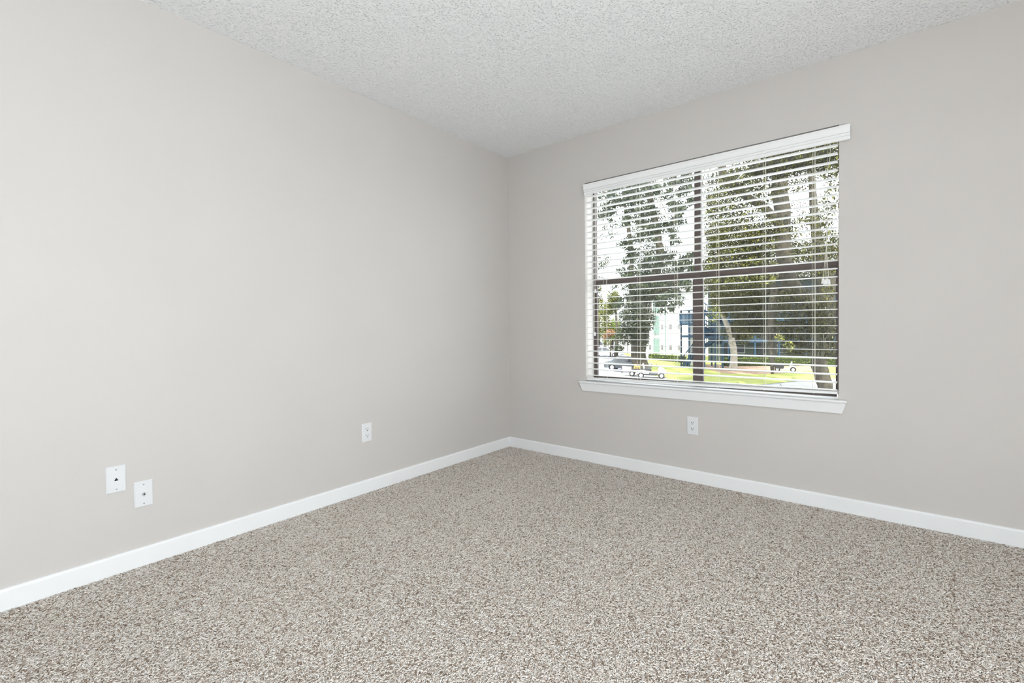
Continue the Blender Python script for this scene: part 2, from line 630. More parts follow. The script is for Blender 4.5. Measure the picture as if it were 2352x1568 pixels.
# reveal, sill and apron
MB().box((WX0 - 0.0005, 0.0, WZ0 - 0.004), (WX1 + 0.0005, FY0 - 0.004, 0.603)).build('stool', M['trim'], win)
st = MB()
prof = [(0.0, 0.588), (-0.030, 0.588)]
for i in range(7):
    a = -math.pi / 2 + math.pi * i / 6
    prof.append((-0.030 - 0.0075 * math.cos(a), 0.5955 + 0.0075 * math.sin(a)))
prof.append((0.0, 0.603))
st.prism(prof, 0, 0.708, 2.344)
st.build('window_sill', M['trim'], win)
ap = MB()
ap.frustum([(0.726, -0.014, 0.530), (2.322, -0.014, 0.530), (2.322, 0.0, 0.530), (0.726, 0.0, 0.530)],
           [(0.708, -0.022, 0.580), (2.338, -0.022, 0.580), (2.338, 0.0, 0.580), (0.708, 0.0, 0.580)])
ap.frustum([(0.708, -0.022, 0.580), (2.338, -0.022, 0.580), (2.338, 0.0, 0.580), (0.708, 0.0, 0.580)],
           [(0.711, -0.020, 0.588), (2.336, -0.020, 0.588), (2.336, 0.0, 0.588), (0.711, 0.0, 0.588)])
ap.build('apron', M['trim'], win)


# ------------------------------------------------------------------ blind
blind = empty('window_blind', (1.528, 0.03, 0.605), 'white horizontal slat blind with valance hanging in the window', 'window blind')
SX0, SX1 = 0.758, 2.298
SY0, SY1 = 0.010, 0.052
MB().box((SX0 + 0.002, 0.004, 2.018), (SX1 - 0.002, 0.060, 2.062)).build('headrail', M['slat'], blind)
# valance: crown-like board with two ledges, mitred ends
vp = [(-0.014, 1.983), (-0.0175, 1.983), (-0.0215, 1.9865), (-0.0225, 1.9985), (-0.0185, 2.0010), (-0.0190, 2.0030), (-0.0260, 2.0045), (-0.0265, 2.0130),
      (-0.0215, 2.0155), (-0.0220, 2.0175), (-0.0295, 2.0190), (-0.0300, 2.0460), (-0.0345, 2.0520), (-0.0335, 2.059), (-0.014, 2.059)]
MB().prism(vp, 0, 0.756, 2.355).build('valance', M['slat'], blind)
# slats
ns = 31
half = (SY1 - SY0) / 2
secp = []
for i in range(7):
    t = -1 + 2 * i / 6
    secp.append((t * half, 0.0012 * (1 - t * t) + 0.0012))
for i in range(7):
    t = 1 - 2 * i / 6
    secp.append((t * half, 0.0012 * (1 - t * t) - 0.0012))
XM = (SX0 + SX1) / 2
slat_me = MB().prism(secp, 0, SX0 - XM, SX1 - XM).mesh('slat', M['cream'])
ZT, ZB = 1.9795, 0.6475
zs = []
for i in range(ns):
    z = ZT + (ZB - ZT) * i / (ns - 1)
    o = bpy.data.objects.new('slat', slat_me)
    COL.objects.link(o)
    o.parent = blind
    tilt = math.radians(-2.1)
    yaw_tilt = 0.0
    if i >= ns - 5:
        tilt = math.radians(6.5)             # the lowest slats lie tipped towards the room
    if i == ns - 1:
        yaw_tilt = 0.004
        tilt = math.radians(2)
    rr = random.Random(i)
    o.location = (XM - 1.528, (SY0 + SY1) / 2 - 0.03, z - 0.605)
    o.rotation_euler = (tilt + math.radians(rr.uniform(-0.5, 0.5)), -(yaw_tilt + rr.uniform(-0.0008, 0.0008)), 0)
    zs.append(z)
# bottom rail, hanging a little lower on its left end
br = MB()
pb = []
for i in range(12):
    a = 2 * math.pi * i / 12
    pb.append((0.033 + math.copysign(min(1, abs(math.cos(a)) * 1.25), math.cos(a)) * 0.026,
               math.copysign(min(1, abs(math.sin(a)) * 1.25), math.sin(a)) * 0.0092))
va = [(0.753, y, z + 0.6165) for y, z in pb]
vb = [(2.301, y, z + 0.6375) for y, z in pb]
n = len(pb)
br.add(va + vb, [(i, (i + 1) % n, n + (i + 1) % n, n + i) for i in range(n)] + [tuple(range(n))[::-1], tuple(range(n, 2 * n))])
br.build('bottom_rail', M['slat'], blind)
# ladder cords: a front and a back string with rungs, and a lift cord through the slats
LADX = [0.897, 1.156, 1.416, 1.678, 1.941, 2.187]
for k, x in enumerate(LADX):
    mb = MB()
    zb = 0.6165 + 0.021 * (x - 0.753) / 1.548
    for yy, dx in ((SY0 - 0.0025, 0.0), (SY1 + 0.0025, 0.004)):
        mb.tube([(x + dx, yy, 2.02), (x + dx + 0.003 * math.sin(k), yy, 1.3), (x + dx, yy, zb)], 0.00085, 5)
    for z in zs:
        mb.tube([(x, SY0 - 0.002, z - 0.0022), (x + 0.004, SY1 + 0.002, z - 0.0022)], 0.0005, 4)
    lad = mb.build('ladder_cord', M['cord'], blind)
    MB().tube([(x + 0.009, 0.033, 2.02), (x + 0.009, 0.033, zb)], 0.0008, 5).build('lift_cord', M['cord'], lad)
    MB().lathe([(0.0035, -0.0015), (0.0040, 0.0), (0.0030, 0.0015)], (x + 0.004, SY0 - 0.002, zb - 0.006), axis=1, n=10).build('cord_button', M['tassel'], blind)


def tassel(x, y, z, cord):
    MB().lathe([(0.0035, 0.013), (0.0060, 0.011), (0.0066, 0.006), (0.0078, -0.006), (0.0092, -0.013), (0.0080, -0.0145)], (x, y, z), n=12).build('tassel', M['tassel'], cord, smooth=False)


# pull cords at the right end, knotted together, with four tassels
yq = -0.006
kz = 1.836
for k, (tx, tz) in enumerate(((2.236, 1.247), (2.245, 1.241), (2.2535, 1.246), (2.262, 1.241))):
    top = 2.252 + (0.004 if k < 3 else 0.012)
    pts = [(top, 0.004, 1.995), (top + (0.0 if k < 3 else 0.006), yq, 1.93), (2.254, yq, kz), (2.253 + 0.001 * k, yq - 0.001 * (k % 2), 1.60),
           (2.249 + 0.0012 * k, yq - 0.002 * (k % 2), 1.42), (tx, yq - 0.004 * (k % 2), tz + 0.012)]
    cd = MB().tube(pts, 0.0009, 5).build('pull_cord', M['cord'], blind)
    tassel(tx, yq - 0.004 * (k % 2), tz, cd)
MB().lathe([(0.002, 0.005), (0.0042, 0.002), (0.0042, -0.002), (0.002, -0.006)], (2.254, yq, kz), n=10).build('cord_knot', M['cord'], blind)
# tilt cords at the left end with two small tassels
for k, (tx, tz, tp) in enumerate(((0.838, 1.272, 0.840), (0.829, 0.956, 0.832))):
    cd = MB().tube([(tp, 0.004, 1.995), (tp, yq, 1.93), (tx, yq, tz + 0.012)], 0.0009, 5).build('tilt_cord', M['cord'], blind)
    tassel(tx, yq, tz, cd)


# ------------------------------------------------------------------ wall plates
def plate_frame(side, u, z):
    """maps plate-local (across, up, out) to the wall"""
    if side == 'left':
        return lambda a, b, c: (c, u + a, z + b)
    return lambda a, b, c: (u + a, -c, z + b)


def quad(Fm, a0, a1, b0, b1, c):
    return [Fm(a0, b0, c), Fm(a1, b0, c), Fm(a1, b1, c), Fm(a0, b1, c)]


def disc(mb, Fm, a, b, c0, c1, r, n=12, r2=None):
    r2 = r2 or r
    vs = [Fm(a + r * math.cos(2 * math.pi * i / n), b + r * math.sin(2 * math.pi * i / n), c0) for i in range(n)]
    vs += [Fm(a + r2 * math.cos(2 * math.pi * i / n), b + r2 * math.sin(2 * math.pi * i / n), c1) for i in range(n)]
    return mb.add(vs, [(i, (i + 1) % n, n + (i + 1) % n, n + i) for i in range(n)] + [tuple(range(n))[::-1], tuple(range(n, 2 * n))])


def base_plate(root, Fm, w, h):
    mb = MB()
    a, b = w / 2, h / 2
    mb.frustum(quad(Fm, -a, a, -b, b, 0.0), quad(Fm, -a, a, -b, b, 0.0025))
    mb.frustum(quad(Fm, -a, a, -b, b, 0.0025), quad(Fm, -a + 0.004, a - 0.004, -b + 0.004, b - 0.004, 0.0058))
    return mb.build('plate', M['plate'], root)


def outlet(side, u, z, label):
    loc = (0.0, u, z) if side == 'left' else (u, 0.0, z)
    root = empty('wall_outlet', loc, label, 'outlet', 'duplex outlets on the walls')
    Fm = plate_frame(side, u, z)
    base_plate(root, Fm, 0.070, 0.116)
    for s in (1, -1):
        mb = MB()
        n = 16
        pts = []
        for i in range(n):
            t = 2 * math.pi * i / n
            pts.append((max(-0.0165, min(0.0165, 0.0185 * math.cos(t))), 0.0145 * math.sin(t) + s * 0.0193))
        vs = [Fm(a, b, 0.0056) for a, b in pts] + [Fm(a * 0.96, s * 0.0193 + (b - s * 0.0193) * 0.96, 0.0074) for a, b in pts]
        mb.add(vs, [(i, (i + 1) % n, n + (i + 1) % n, n + i) for i in range(n)] + [tuple(range(n))[::-1], tuple(range(n, 2 * n))])
        rc = mb.build('receptacle', M['plate'], root)
        for sx, hh in ((-0.0062, 0.0044), (0.0062, 0.0036)):
            MB().frustum(quad(Fm, sx - 0.0014, sx + 0.0014, s * 0.0193 + 0.0035 - hh, s * 0.0193 + 0.0035 + hh, 0.0070),
                         quad(Fm, sx - 0.0014, sx + 0.0014, s * 0.0193 + 0.0035 - hh, s * 0.0193 + 0.0035 + hh, 0.00755)).build('slot', M['dark_slot'], rc)
        mb = MB()
        disc(mb, Fm, 0.0, s * 0.0193 - 0.0068, 0.0070, 0.0076, 0.0030)
        mb.build('ground_hole', M['dark_slot'], rc)
    mb = MB()
    disc(mb, Fm, 0, 0, 0.0056, 0.0066, 0.0026)
    mb.build('screw', M['plate'], root)


outlet('left', -1.395, 0.368, 'white duplex outlet on the left wall near the corner')
outlet('right', 1.533, 0.363, 'white duplex outlet on the wall under the window')


def jack(u, z, kind, label, cat):
    root = empty('phone_jack' if kind == 'phone' else 'cable_jack', (0, u, z), label, cat)
    Fm = plate_frame('left', u, z)
    base_plate(root, Fm, 0.066, 0.112)
    for s in (1, -1):
        mb = MB()
        disc(mb, Fm, 0.0, s * 0.041, 0.0056, 0.0068, 0.0031)
        mb.build('screw', M['screw'], root)
    if kind == 'phone':
        mb = MB()
        mb.frustum(quad(Fm, -0.0085, 0.0085, -0.0085, 0.0085, 0.0056), quad(Fm, -0.0080, 0.0080, -0.0080, 0.0080, 0.0066))
        sk = mb.build('socket', M['plate'], root)
        mb = MB()
        pts = [(-0.0058, -0.0052), (0.0058, -0.0052), (0.0058, -0.001), (0.0022, 0.003), (0.0022, 0.0062), (-0.0022, 0.0062), (-0.0022, 0.003), (-0.0058, -0.001)]
        n = len(pts)
        mb.add([Fm(a, b, 0.0062) for a, b in pts] + [Fm(a, b, 0.0068) for a, b in pts],
               [(i, (i + 1) % n, n + (i + 1) % n, n + i) for i in range(n)] + [tuple(range(n))[::-1], tuple(range(n, 2 * n))])
        mb.build('opening', M['dark_slot'], sk)
    else:
        mb = MB()
        disc(mb, Fm, 0.0, 0.0, 0.0056, 0.0075, 0.0065, n=6)
        nt_ = mb.build('hex_nut', M['screw'], root)
        mb = MB()
        disc(mb, Fm, 0.0, 0.0, 0.0075, 0.0150, 0.0045, n=14)
        mb.build('threaded_post', M['screw'], nt_)
        mb = MB()
        disc(mb, Fm, 0.0, 0.0, 0.0148, 0.0153, 0.0028, n=12)
        mb.build('core', M['dark_slot'], nt_)


jack(-2.598, 0.393, 'phone', 'white phone jack plate with dark socket, higher of the two side by side', 'phone jack')
jack(-2.507, 0.307, 'cable', 'white cable jack plate with metal coaxial post, lower of the two side by side', 'cable jack')


# ------------------------------------------------------------------ added fill lamp, unseen behind the viewer
def lamp(x, y, z):
    root = empty('fill_lamp', (x, y, 0.0), 'added low white globe fill lamp, unseen behind the viewer', 'lamp')
    MB().lathe([(0.14, 0.0), (0.14, 0.015), (0.02, 0.03)], (x, y, 0.0), n=24).build('base', M['trim'], root)
    MB().tube([(x, y, 0.02), (x, y, z - 0.19)], 0.011, 10).build('pole', M['screw'], root)
    R_ = 0.20
    prof = [(R_ * math.sin(math.pi * i / 16) + 0.0005, -R_ * math.cos(math.pi * i / 16)) for i in range(17)]
    gm = mat('fill_globe', (0.8, 0.8, 0.8), var=0.0, emit=(FILL_LAMP_COLOR, FILL_LAMP_RADIANCE))
    MB().lathe(prof, (x, y, z), n=24).build('globe', gm, root, smooth=True)


lamp(2.72, -3.42, 0.40)


# ================================================================== outside, seen through the blind
M['asphalt'] = mat('sunlit_asphalt', (0.185, 0.19, 0.225), rough=0.85, var=0.10, vscale=1.2)
M['lawn'] = mat('lawn_grass', (0.26, 0.285, 0.085), rough=0.9, spec=0.1, var=0.22, vscale=1.5, detail=6)
M['mulch'] = mat('pine_mulch', (0.29, 0.205, 0.155), rough=0.95, spec=0.05, var=0.35, vscale=5, detail=6)
M['concrete'] = mat('pale_concrete', (0.34, 0.335, 0.33), rough=0.85, var=0.08, vscale=2)
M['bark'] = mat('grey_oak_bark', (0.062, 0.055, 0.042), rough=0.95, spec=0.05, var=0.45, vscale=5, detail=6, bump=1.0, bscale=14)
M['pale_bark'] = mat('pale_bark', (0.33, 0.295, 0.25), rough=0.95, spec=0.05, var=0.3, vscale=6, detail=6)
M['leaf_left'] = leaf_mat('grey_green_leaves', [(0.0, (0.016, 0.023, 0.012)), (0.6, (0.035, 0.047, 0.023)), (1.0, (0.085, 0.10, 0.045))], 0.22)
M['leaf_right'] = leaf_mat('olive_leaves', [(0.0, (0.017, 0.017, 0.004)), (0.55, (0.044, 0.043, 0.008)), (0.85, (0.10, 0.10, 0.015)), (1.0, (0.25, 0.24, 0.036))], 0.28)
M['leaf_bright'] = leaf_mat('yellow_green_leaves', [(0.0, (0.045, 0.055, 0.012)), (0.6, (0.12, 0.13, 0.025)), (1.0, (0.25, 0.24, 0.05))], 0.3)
M['leaf_orange'] = leaf_mat('coral_blossom', [(0.0, (0.16, 0.08, 0.03)), (1.0, (0.36, 0.20, 0.11))], 0.2)
M['leaf_hedge'] = leaf_mat('hedge_leaves', [(0.0, (0.06, 0.10, 0.012)), (0.6, (0.15, 0.21, 0.026)), (1.0, (0.28, 0.33, 0.05))], 0.3)
M['moss'] = leaf_mat('spanish_moss', [(0.0, (0.030, 0.030, 0.022)), (0.6, (0.052, 0.050, 0.038)), (1.0, (0.085, 0.083, 0.064))], 0.2, 0.95)
M['siding_white'] = siding_mat('white_siding', (0.60, 0.60, 0.60), depth=0.3)
M['siding_teal'] = siding_mat('teal_siding', (0.20, 0.285, 0.265), depth=0.5)
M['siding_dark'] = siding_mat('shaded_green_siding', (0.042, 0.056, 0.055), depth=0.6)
M['blue'] = mat('blue_painted_wood', (0.017, 0.052, 0.098), rough=0.5, var=0.12, vscale=3)
M['deep_blue'] = mat('deep_blue_wood', (0.010, 0.022, 0.042), rough=0.5, var=0.15, vscale=3)
M['ext_white'] = mat('exterior_white_paint', (0.45, 0.46, 0.47), rough=0.5, var=0.03)
M['ext_glass'] = mat('dim_window_glass', (0.125, 0.12, 0.122), rough=0.15, spec=0.6, var=0.1)
M['shingle'] = mat('grey_roof_shingle', (0.16, 0.16, 0.155), rough=0.9, var=0.2, vscale=8)
M['door_dark'] = mat('dark_door', (0.012, 0.017, 0.024), rough=0.4, var=0.1)
M['car_white'] = mat('white_car_paint', (0.42, 0.42, 0.43), rough=0.25, spec=0.5, var=0.01)
M['car_grey'] = mat('dark_grey_car_paint', (0.055, 0.066, 0.075), rough=0.2, spec=0.6, var=0.03)
M['tyre'] = mat('black_rubber', (0.014, 0.014, 0.015), rough=0.8, var=0.1)
M['hub'] = mat('silver_hub', (0.34, 0.34, 0.35), rough=0.35, metal=0.3, var=0.05)
M['car_glass'] = mat('car_glass', (0.03, 0.035, 0.042), rough=0.08, spec=0.7, var=0.02)
M['red_lens'] = mat('red_tail_lens', (0.32, 0.03, 0.03), rough=0.2, var=0.05)
M['yellow'] = mat('yellow_cover', (0.26, 0.19, 0.06), rough=0.8, var=0.25, vscale=12)
M['vinyl'] = mat('dark_vinyl', (0.035, 0.036, 0.038), rough=0.5, var=0.1)


def ground_poly(name, pts, z, m, label):
    n = len(pts)
    mb = MB()
    mb.add([(p[0], p[1], GZ - 0.4) for p in pts] + [(p[0], p[1], z) for p in pts],
           [(i, (i + 1) % n, n + (i + 1) % n, n + i) for i in range(n)] + [tuple(range(n))[::-1], tuple(range(n, 2 * n))])
    return struct(name, mb, m, label)


ground_poly('parking_lot', [(-150, 6), (60, 6), (60, 190), (-150, 190)], GZ, M['asphalt'], 'pale sunlit asphalt parking lot beyond the window')
lw = [gr(1466, 858), gr(1490, 826), gr(1500, 814), gr(1940, 814), gr(1990, 862), gr(1936, 868), gr(1820, 876), gr(1740, 884), gr(1640, 890), gr(1560, 884), gr(1528, 866)]
ground_poly('lawn', lw, GZ + 0.03, M['lawn'], 'bright yellow-green lawn beyond the window')
lf = [gr(1371, 798), gr(1490, 803), gr(1480, 815), gr(1442, 818), gr(1425, 807), gr(1371, 790)]
ground_poly('lawn', lf, GZ + 0.03, M['lawn'], 'strip of bright grass by the far cars')
mu = [gr(1616, 846), gr(1612, 838), gr(1900, 838), gr(1885, 850), gr(1800, 858), gr(1720, 860), gr(1660, 858)]
ground_poly('mulch_bed', mu, GZ + 0.05, M['mulch'], 'reddish mulch bed in front of the long hedge')
pa = [gr(1770, 885), gr(1860, 874), gr(1990, 866), gr(1990, 930), gr(1770, 930)]
ground_poly('path', pa, GZ + 0.06, M['concrete'], 'pale concrete path at the lower right of the view')
dv = [gr(1400, 853), gr(1470, 858), gr(1530, 868), gr(1560, 886), gr(1480, 900), gr(1371, 880), gr(1371, 862)]
ground_poly('pavement', dv, GZ + 0.02, M['concrete'], 'pale concrete pavement under the golf cart')


# ------------------------------------------------------------------ foliage
def leaf_mesh(name, blobs, size, m, tone=(0.0, 1.0), aspect=0.36, droop=0.0):
    """blobs: (centre, (rx, ry, rz), count); every leaf a folded blade with its own tone"""
    C, T_ = [], []
    for c, r, n in blobs:
        n = int(n)
        if n < 1:
            continue
        d = RNG.normal(size=(n, 3))
        d /= np.linalg.norm(d, axis=1, keepdims=True)
        rad = RNG.uniform(0.15, 1.0, n) ** 0.5
        C.append(np.asarray(c)[None] + d * rad[:, None] * np.asarray(r)[None])
        # random tone for each leaf within the given range
        T_.append(np.clip(RNG.uniform(tone[0], tone[1], n), 0, 1))
    C = np.concatenate(C)
    T_ = np.concatenate(T_)
    n = len(C)
    ax = RNG.normal(size=(n, 3))
    ax[:, 2] -= droop
    ax /= np.linalg.norm(ax, axis=1, keepdims=True)
    up = RNG.normal(size=(n, 3)) * 0.8 + np.array([0, 0, 0.9])
    sd = np.cross(ax, up)
    sd /= np.linalg.norm(sd, axis=1, keepdims=True) + 1e-9
    nr = np.cross(sd, ax)
    L = size * RNG.uniform(0.65, 1.25, n)[:, None]
    W = L * aspect
    V = np.stack([C - ax * L * 0.5, C + sd * W * 0.5 - nr * L * 0.04, C + ax * L * 0.5, C - sd * W * 0.5 - nr * L * 0.04], 1).reshape(-1, 3)
    Fq = np.arange(4 * n).reshape(-1, 4)
    me = bpy.data.meshes.new(name)
    me.vertices.add(len(V))
    me.vertices.foreach_set('co', V.ravel().astype(np.float32))
    me.loops.add(Fq.size)
    me.loops.foreach_set('vertex_index', Fq.ravel().astype(np.int32))
    me.polygons.add(n)
    me.polygons.foreach_set('loop_start', (np.arange(n) * 4).astype(np.int32))
    me.update(calc_edges=True)
    a = me.attributes.new('tone', 'FLOAT', 'POINT')
    a.data.foreach_set('value', np.repeat(T_, 4).astype(np.float32))
    me.materials.append(m)
    return me


def moss_mesh(name, spots, m):
    """spots: (x, y, z top, length, spread, strands): narrow tapering hanging ribbons"""
    V, Fq, To = [], [], []
    for x, y, z, ln, sp, n in spots:
        for _ in range(int(n)):
            a = random.uniform(0, math.pi)
            px_, py_ = x + random.gauss(0, sp), y + random.gauss(0, sp)
            l = ln * random.uniform(0.4, 1.1)
            w = random.uniform(0.006, 0.024) * (1 + ln * 0.2)
            zt = z + random.uniform(-0.25, 0.25) * ln
            o = len(V)
            tn = random.random()
            for i in range(4):
                t = i / 3
                ww = w * (1 - 0.85 * t)
                jx, jy = random.gauss(0, 0.05), random.gauss(0, 0.05)
                for s_ in (-1, 1):
                    V.append((px_ + jx + s_ * ww * math.cos(a), py_ + jy + s_ * ww * math.sin(a), zt - l * t))
                    To.append(tn)
            for i in range(3):
                Fq.append((o + 2 * i, o + 2 * i + 1, o + 2 * i + 3, o + 2 * i + 2))
    me = bpy.data.meshes.new(name)
    me.from_pydata(V, [], Fq)
    a = me.attributes.new('tone', 'FLOAT', 'POINT')
    a.data.foreach_set('value', np.array(To, np.float32))
    me.materials.append(m)
    return me


def add_child(name, me, root, kind=None):
    o = bpy.data.objects.new(name, me)
    COL.objects.link(o)
    o.parent = root
    # meshes are written in world coordinates: move them back by the root
    me.transform(Matrix.Translation(-Vector(root.location)))
    if kind:
        o['kind'] = kind
    return o


def limb(root, pts, name='limb', m=None, n=9, wob=0.18):
    """pts: (px, py, Y, radius in pixels)"""
    P, Rr = [], []
    for k in range(len(pts)):
        x, y, Y, r = pts[k]
        q = at(x, y, Y) if Y is not None else gr(x, y)
        P.append(q)
        Rr.append(r * pxm(q))
    # smooth by inserting midpoints
    PP, RR = [P[0]], [Rr[0]]
    for k in range(1, len(P)):
        PP.append((P[k - 1] + P[k]) / 2 + np.array([random.gauss(0, 1), 0, random.gauss(0, 1)]) * Rr[k] * 0.15)
        RR.append((Rr[k - 1] + Rr[k]) / 2)
        PP.append(P[k])
        RR.append(Rr[k])
    return MB().tube(PP, RR, n, wob=wob).build(name, m or M['bark'], root, smooth=True)


COVER = 2.2


def blobs_px(lst, leaf_px, cov=1.0):
    """lst: (px, py, rx px, ry px, Y, coverage); counts follow from the covered area"""
    out = []
    for x, y, rx, ry, Y, c in lst:
        q = at(x, y, Y)
        s = pxm(q)
        area = math.pi * rx * ry
        out.append((q, (rx * s, (rx + ry) / 2 * s, ry * s), area * c * cov * COVER / (leaf_px * leaf_px * 0.36 * 0.5)))
    return out


# --- left oak: thick mossy trunk standing behind the golf cart
g0 = gr(1474, 856)
YA = float(g0[1])
tA = empty('oak_tree', g0, 'large mossy oak with a thick grey trunk behind the golf cart', 'tree', 'trees outside the window')
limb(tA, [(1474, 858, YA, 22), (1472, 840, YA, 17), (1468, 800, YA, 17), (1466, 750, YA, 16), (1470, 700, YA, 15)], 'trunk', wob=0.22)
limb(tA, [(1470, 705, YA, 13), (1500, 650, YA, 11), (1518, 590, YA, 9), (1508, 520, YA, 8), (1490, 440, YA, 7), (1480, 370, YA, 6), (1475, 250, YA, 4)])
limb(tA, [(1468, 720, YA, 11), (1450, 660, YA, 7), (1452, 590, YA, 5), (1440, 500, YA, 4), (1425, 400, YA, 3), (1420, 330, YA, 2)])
limb(tA, [(1480, 690, YA, 9), (1530, 660, YA - 1, 6), (1560, 640, YA - 2, 4)])
sA = pxm(g0)
bl = blobs_px([(1462, 735, 42, 42, YA - 1.5, 1.5), (1440, 770, 30, 24, YA - 1.5, 1.2), (1480, 765, 10, 40, YA - 1, 1.0), (1505, 670, 55, 30, YA, 1.3), (1465, 660, 40, 34, YA, 1.1),
               (1500, 600, 48, 42, YA, 0.9), (1490, 520, 42, 50, YA, 0.7), (1475, 440, 45, 40, YA, 0.9), (1548, 640, 36, 28, YA, 1.1), (1420, 800, 14, 10, YA - 2, 1.0)], 5.0)
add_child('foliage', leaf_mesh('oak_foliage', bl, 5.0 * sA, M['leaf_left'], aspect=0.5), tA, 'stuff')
ms = []
for x, y, l, n in ((1470, 700, 70, 130), (1455, 690, 80, 120), (1485, 700, 85, 130), (1500, 620, 60, 60), (1520, 600, 60, 60), (1440, 610, 60, 50), (1540, 650, 50, 50), (1475, 760, 60, 110), (1400, 425, 60, 60), (1560, 600, 60, 60), (1480, 560, 60, 50)):
    q = at(x, y, YA - 1.2)
    ms.append((q[0], q[1], q[2], l * sA * 0.6, 13 * sA, n * 0.8))
add_child('spanish_moss', moss_mesh('oak_moss', ms, M['moss']), tA, 'stuff')

# --- near tree: leafy branches reaching across the upper left panes
YN = 12.0
q0 = gr(1150, 950)
nb = np.array([-9.0, YN, GZ])
tN = empty('laurel_tree', nb, 'near tree with loose dark leaf sprays across the upper left panes', 'tree', 'trees outside the window')
MB().tube([nb, nb + (0.1, 0, 3.0), nb + (0.3, 0, 6.0), nb + (0.2, 0, 9.5)], [0.32, 0.26, 0.2, 0.1], 10, wob=0.1).build('trunk', M['bark'], tN, smooth=True)
tips = [(1385, 480), (1400, 530), (1375, 600), (1378, 640), (1430, 470), (1470, 430), (1500, 480), (1540, 430), (1575, 450), (1565, 505), (1545, 545), (1470, 540), (1450, 590), (1490, 600), (1530, 590), (1440, 640), (1480, 650), (1425, 690), (1450, 700), (1540, 690), (1520, 700), (1580, 620), (1410, 440), (1500, 540), (1385, 440), (1400, 480), (1440, 500), (1460, 480), (1520, 520), (1515, 440), (1560, 420), (1480, 505), (1505, 620), (1465, 620), (1530, 650), (1560, 660), (1440, 560), (1580, 415), (1575, 480), (1550, 470), (1420, 460), (1430, 430), (1395, 500), (1450, 450), (1580, 590), (1560, 610)]
crown = nb + np.array([0.2, 0, 9.0])
MB().tube([crown, crown + (2.5, 0.3, 1.2), crown + (5.0, 0.2, 1.5), crown + (7.5, 0, 1.2)], [0.2, 0.16, 0.11, 0.05], 8, wob=0.1).build('main_branch', M['bark'], tN, smooth=True)
for k, (tx, ty) in enumerate(tips):
    if k % 2:
        continue
    e_ = at(tx, ty, YN + random.uniform(-1.2, 1.2))
    st_ = np.array([e_[0] + random.uniform(-0.9, 0.5), YN + random.uniform(-0.3, 0.3), crown[2] + 1.2])
    mid = np.array([e_[0] + random.uniform(-0.25, 0.25), (st_[1] + e_[1]) / 2, e_[2] + (st_[2] - e_[2]) * 0.45])
    MB().tube([st_, mid, e_ * 0.7 + mid * 0.3 + np.array([random.uniform(-0.1, 0.1), 0, 0]), e_], [0.022, 0.010, 0.006, 0.003], 6).build('branch', M['bark'], tN, smooth=True)
sN = pxm(at(1480, 550, YN))
bn = []
for k, (tx, ty) in enumerate(tips):
    for j in range(5):
        bn.append((tx + random.gauss(0, 10), ty + random.gauss(0, 9), random.uniform(8, 18), random.uniform(6, 13), YN + random.uniform(-1.5, 1.5), 0.35 if k < 4 else 0.95))
bl = blobs_px(bn, 8.0)
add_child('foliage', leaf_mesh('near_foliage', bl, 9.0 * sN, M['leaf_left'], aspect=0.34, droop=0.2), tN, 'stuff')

# --- right oak: leaning moss-hung trunk at the right of the view
g1 = gr(1896, 895)
YB = float(g1[1])
tB = empty('oak_tree', g1, 'leaning moss-hung oak at the right end of the window view', 'tree', 'trees outside the window')
limb(tB, [(1897, 897, YB, 15), (1890, 870, YB, 15), (1880, 840, YB, 16), (1888, 790, YB, 17), (1896, 730, YB, 18), (1898, 660, YB, 18), (1885, 590, YB, 14), (1870, 500, YB, 9), (1865, 420, YB, 7), (1860, 300, YB, 6), (1850, 150, YB, 3)], 'trunk', n=12)
limb(tB, [(1890, 760, YB, 15), (1862, 705, YB - 1, 17), (1830, 672, YB - 1, 18), (1808, 630, YB - 1, 17), (1797, 560, YB - 1, 16), (1797, 480, YB - 1, 16), (1790, 400, YB - 1, 17), (1780, 320, YB - 1, 15), (1770, 150, YB - 1, 8)], n=12)
limb(tB, [(1800, 520, YB - 1, 10), (1750, 470, YB - 2, 9), (1700, 440, YB - 3, 9), (1660, 400, YB - 4, 10), (1650, 340, YB - 4, 8), (1640, 200, YB - 4, 4)])
limb(tB, [(1830, 672, YB - 1, 10), (1780, 660, YB - 2, 9), (1772, 720, YB - 3, 8), (1771, 790, YB - 3, 7), (1774, 858, YB - 3, 3.5)], name='hanging_limb')
limb(tB, [(1896, 700, YB, 9), (1915, 640, YB + 1, 7), (1935, 560, YB + 1, 6)])
sB = pxm(g1)
YF = YB - 6
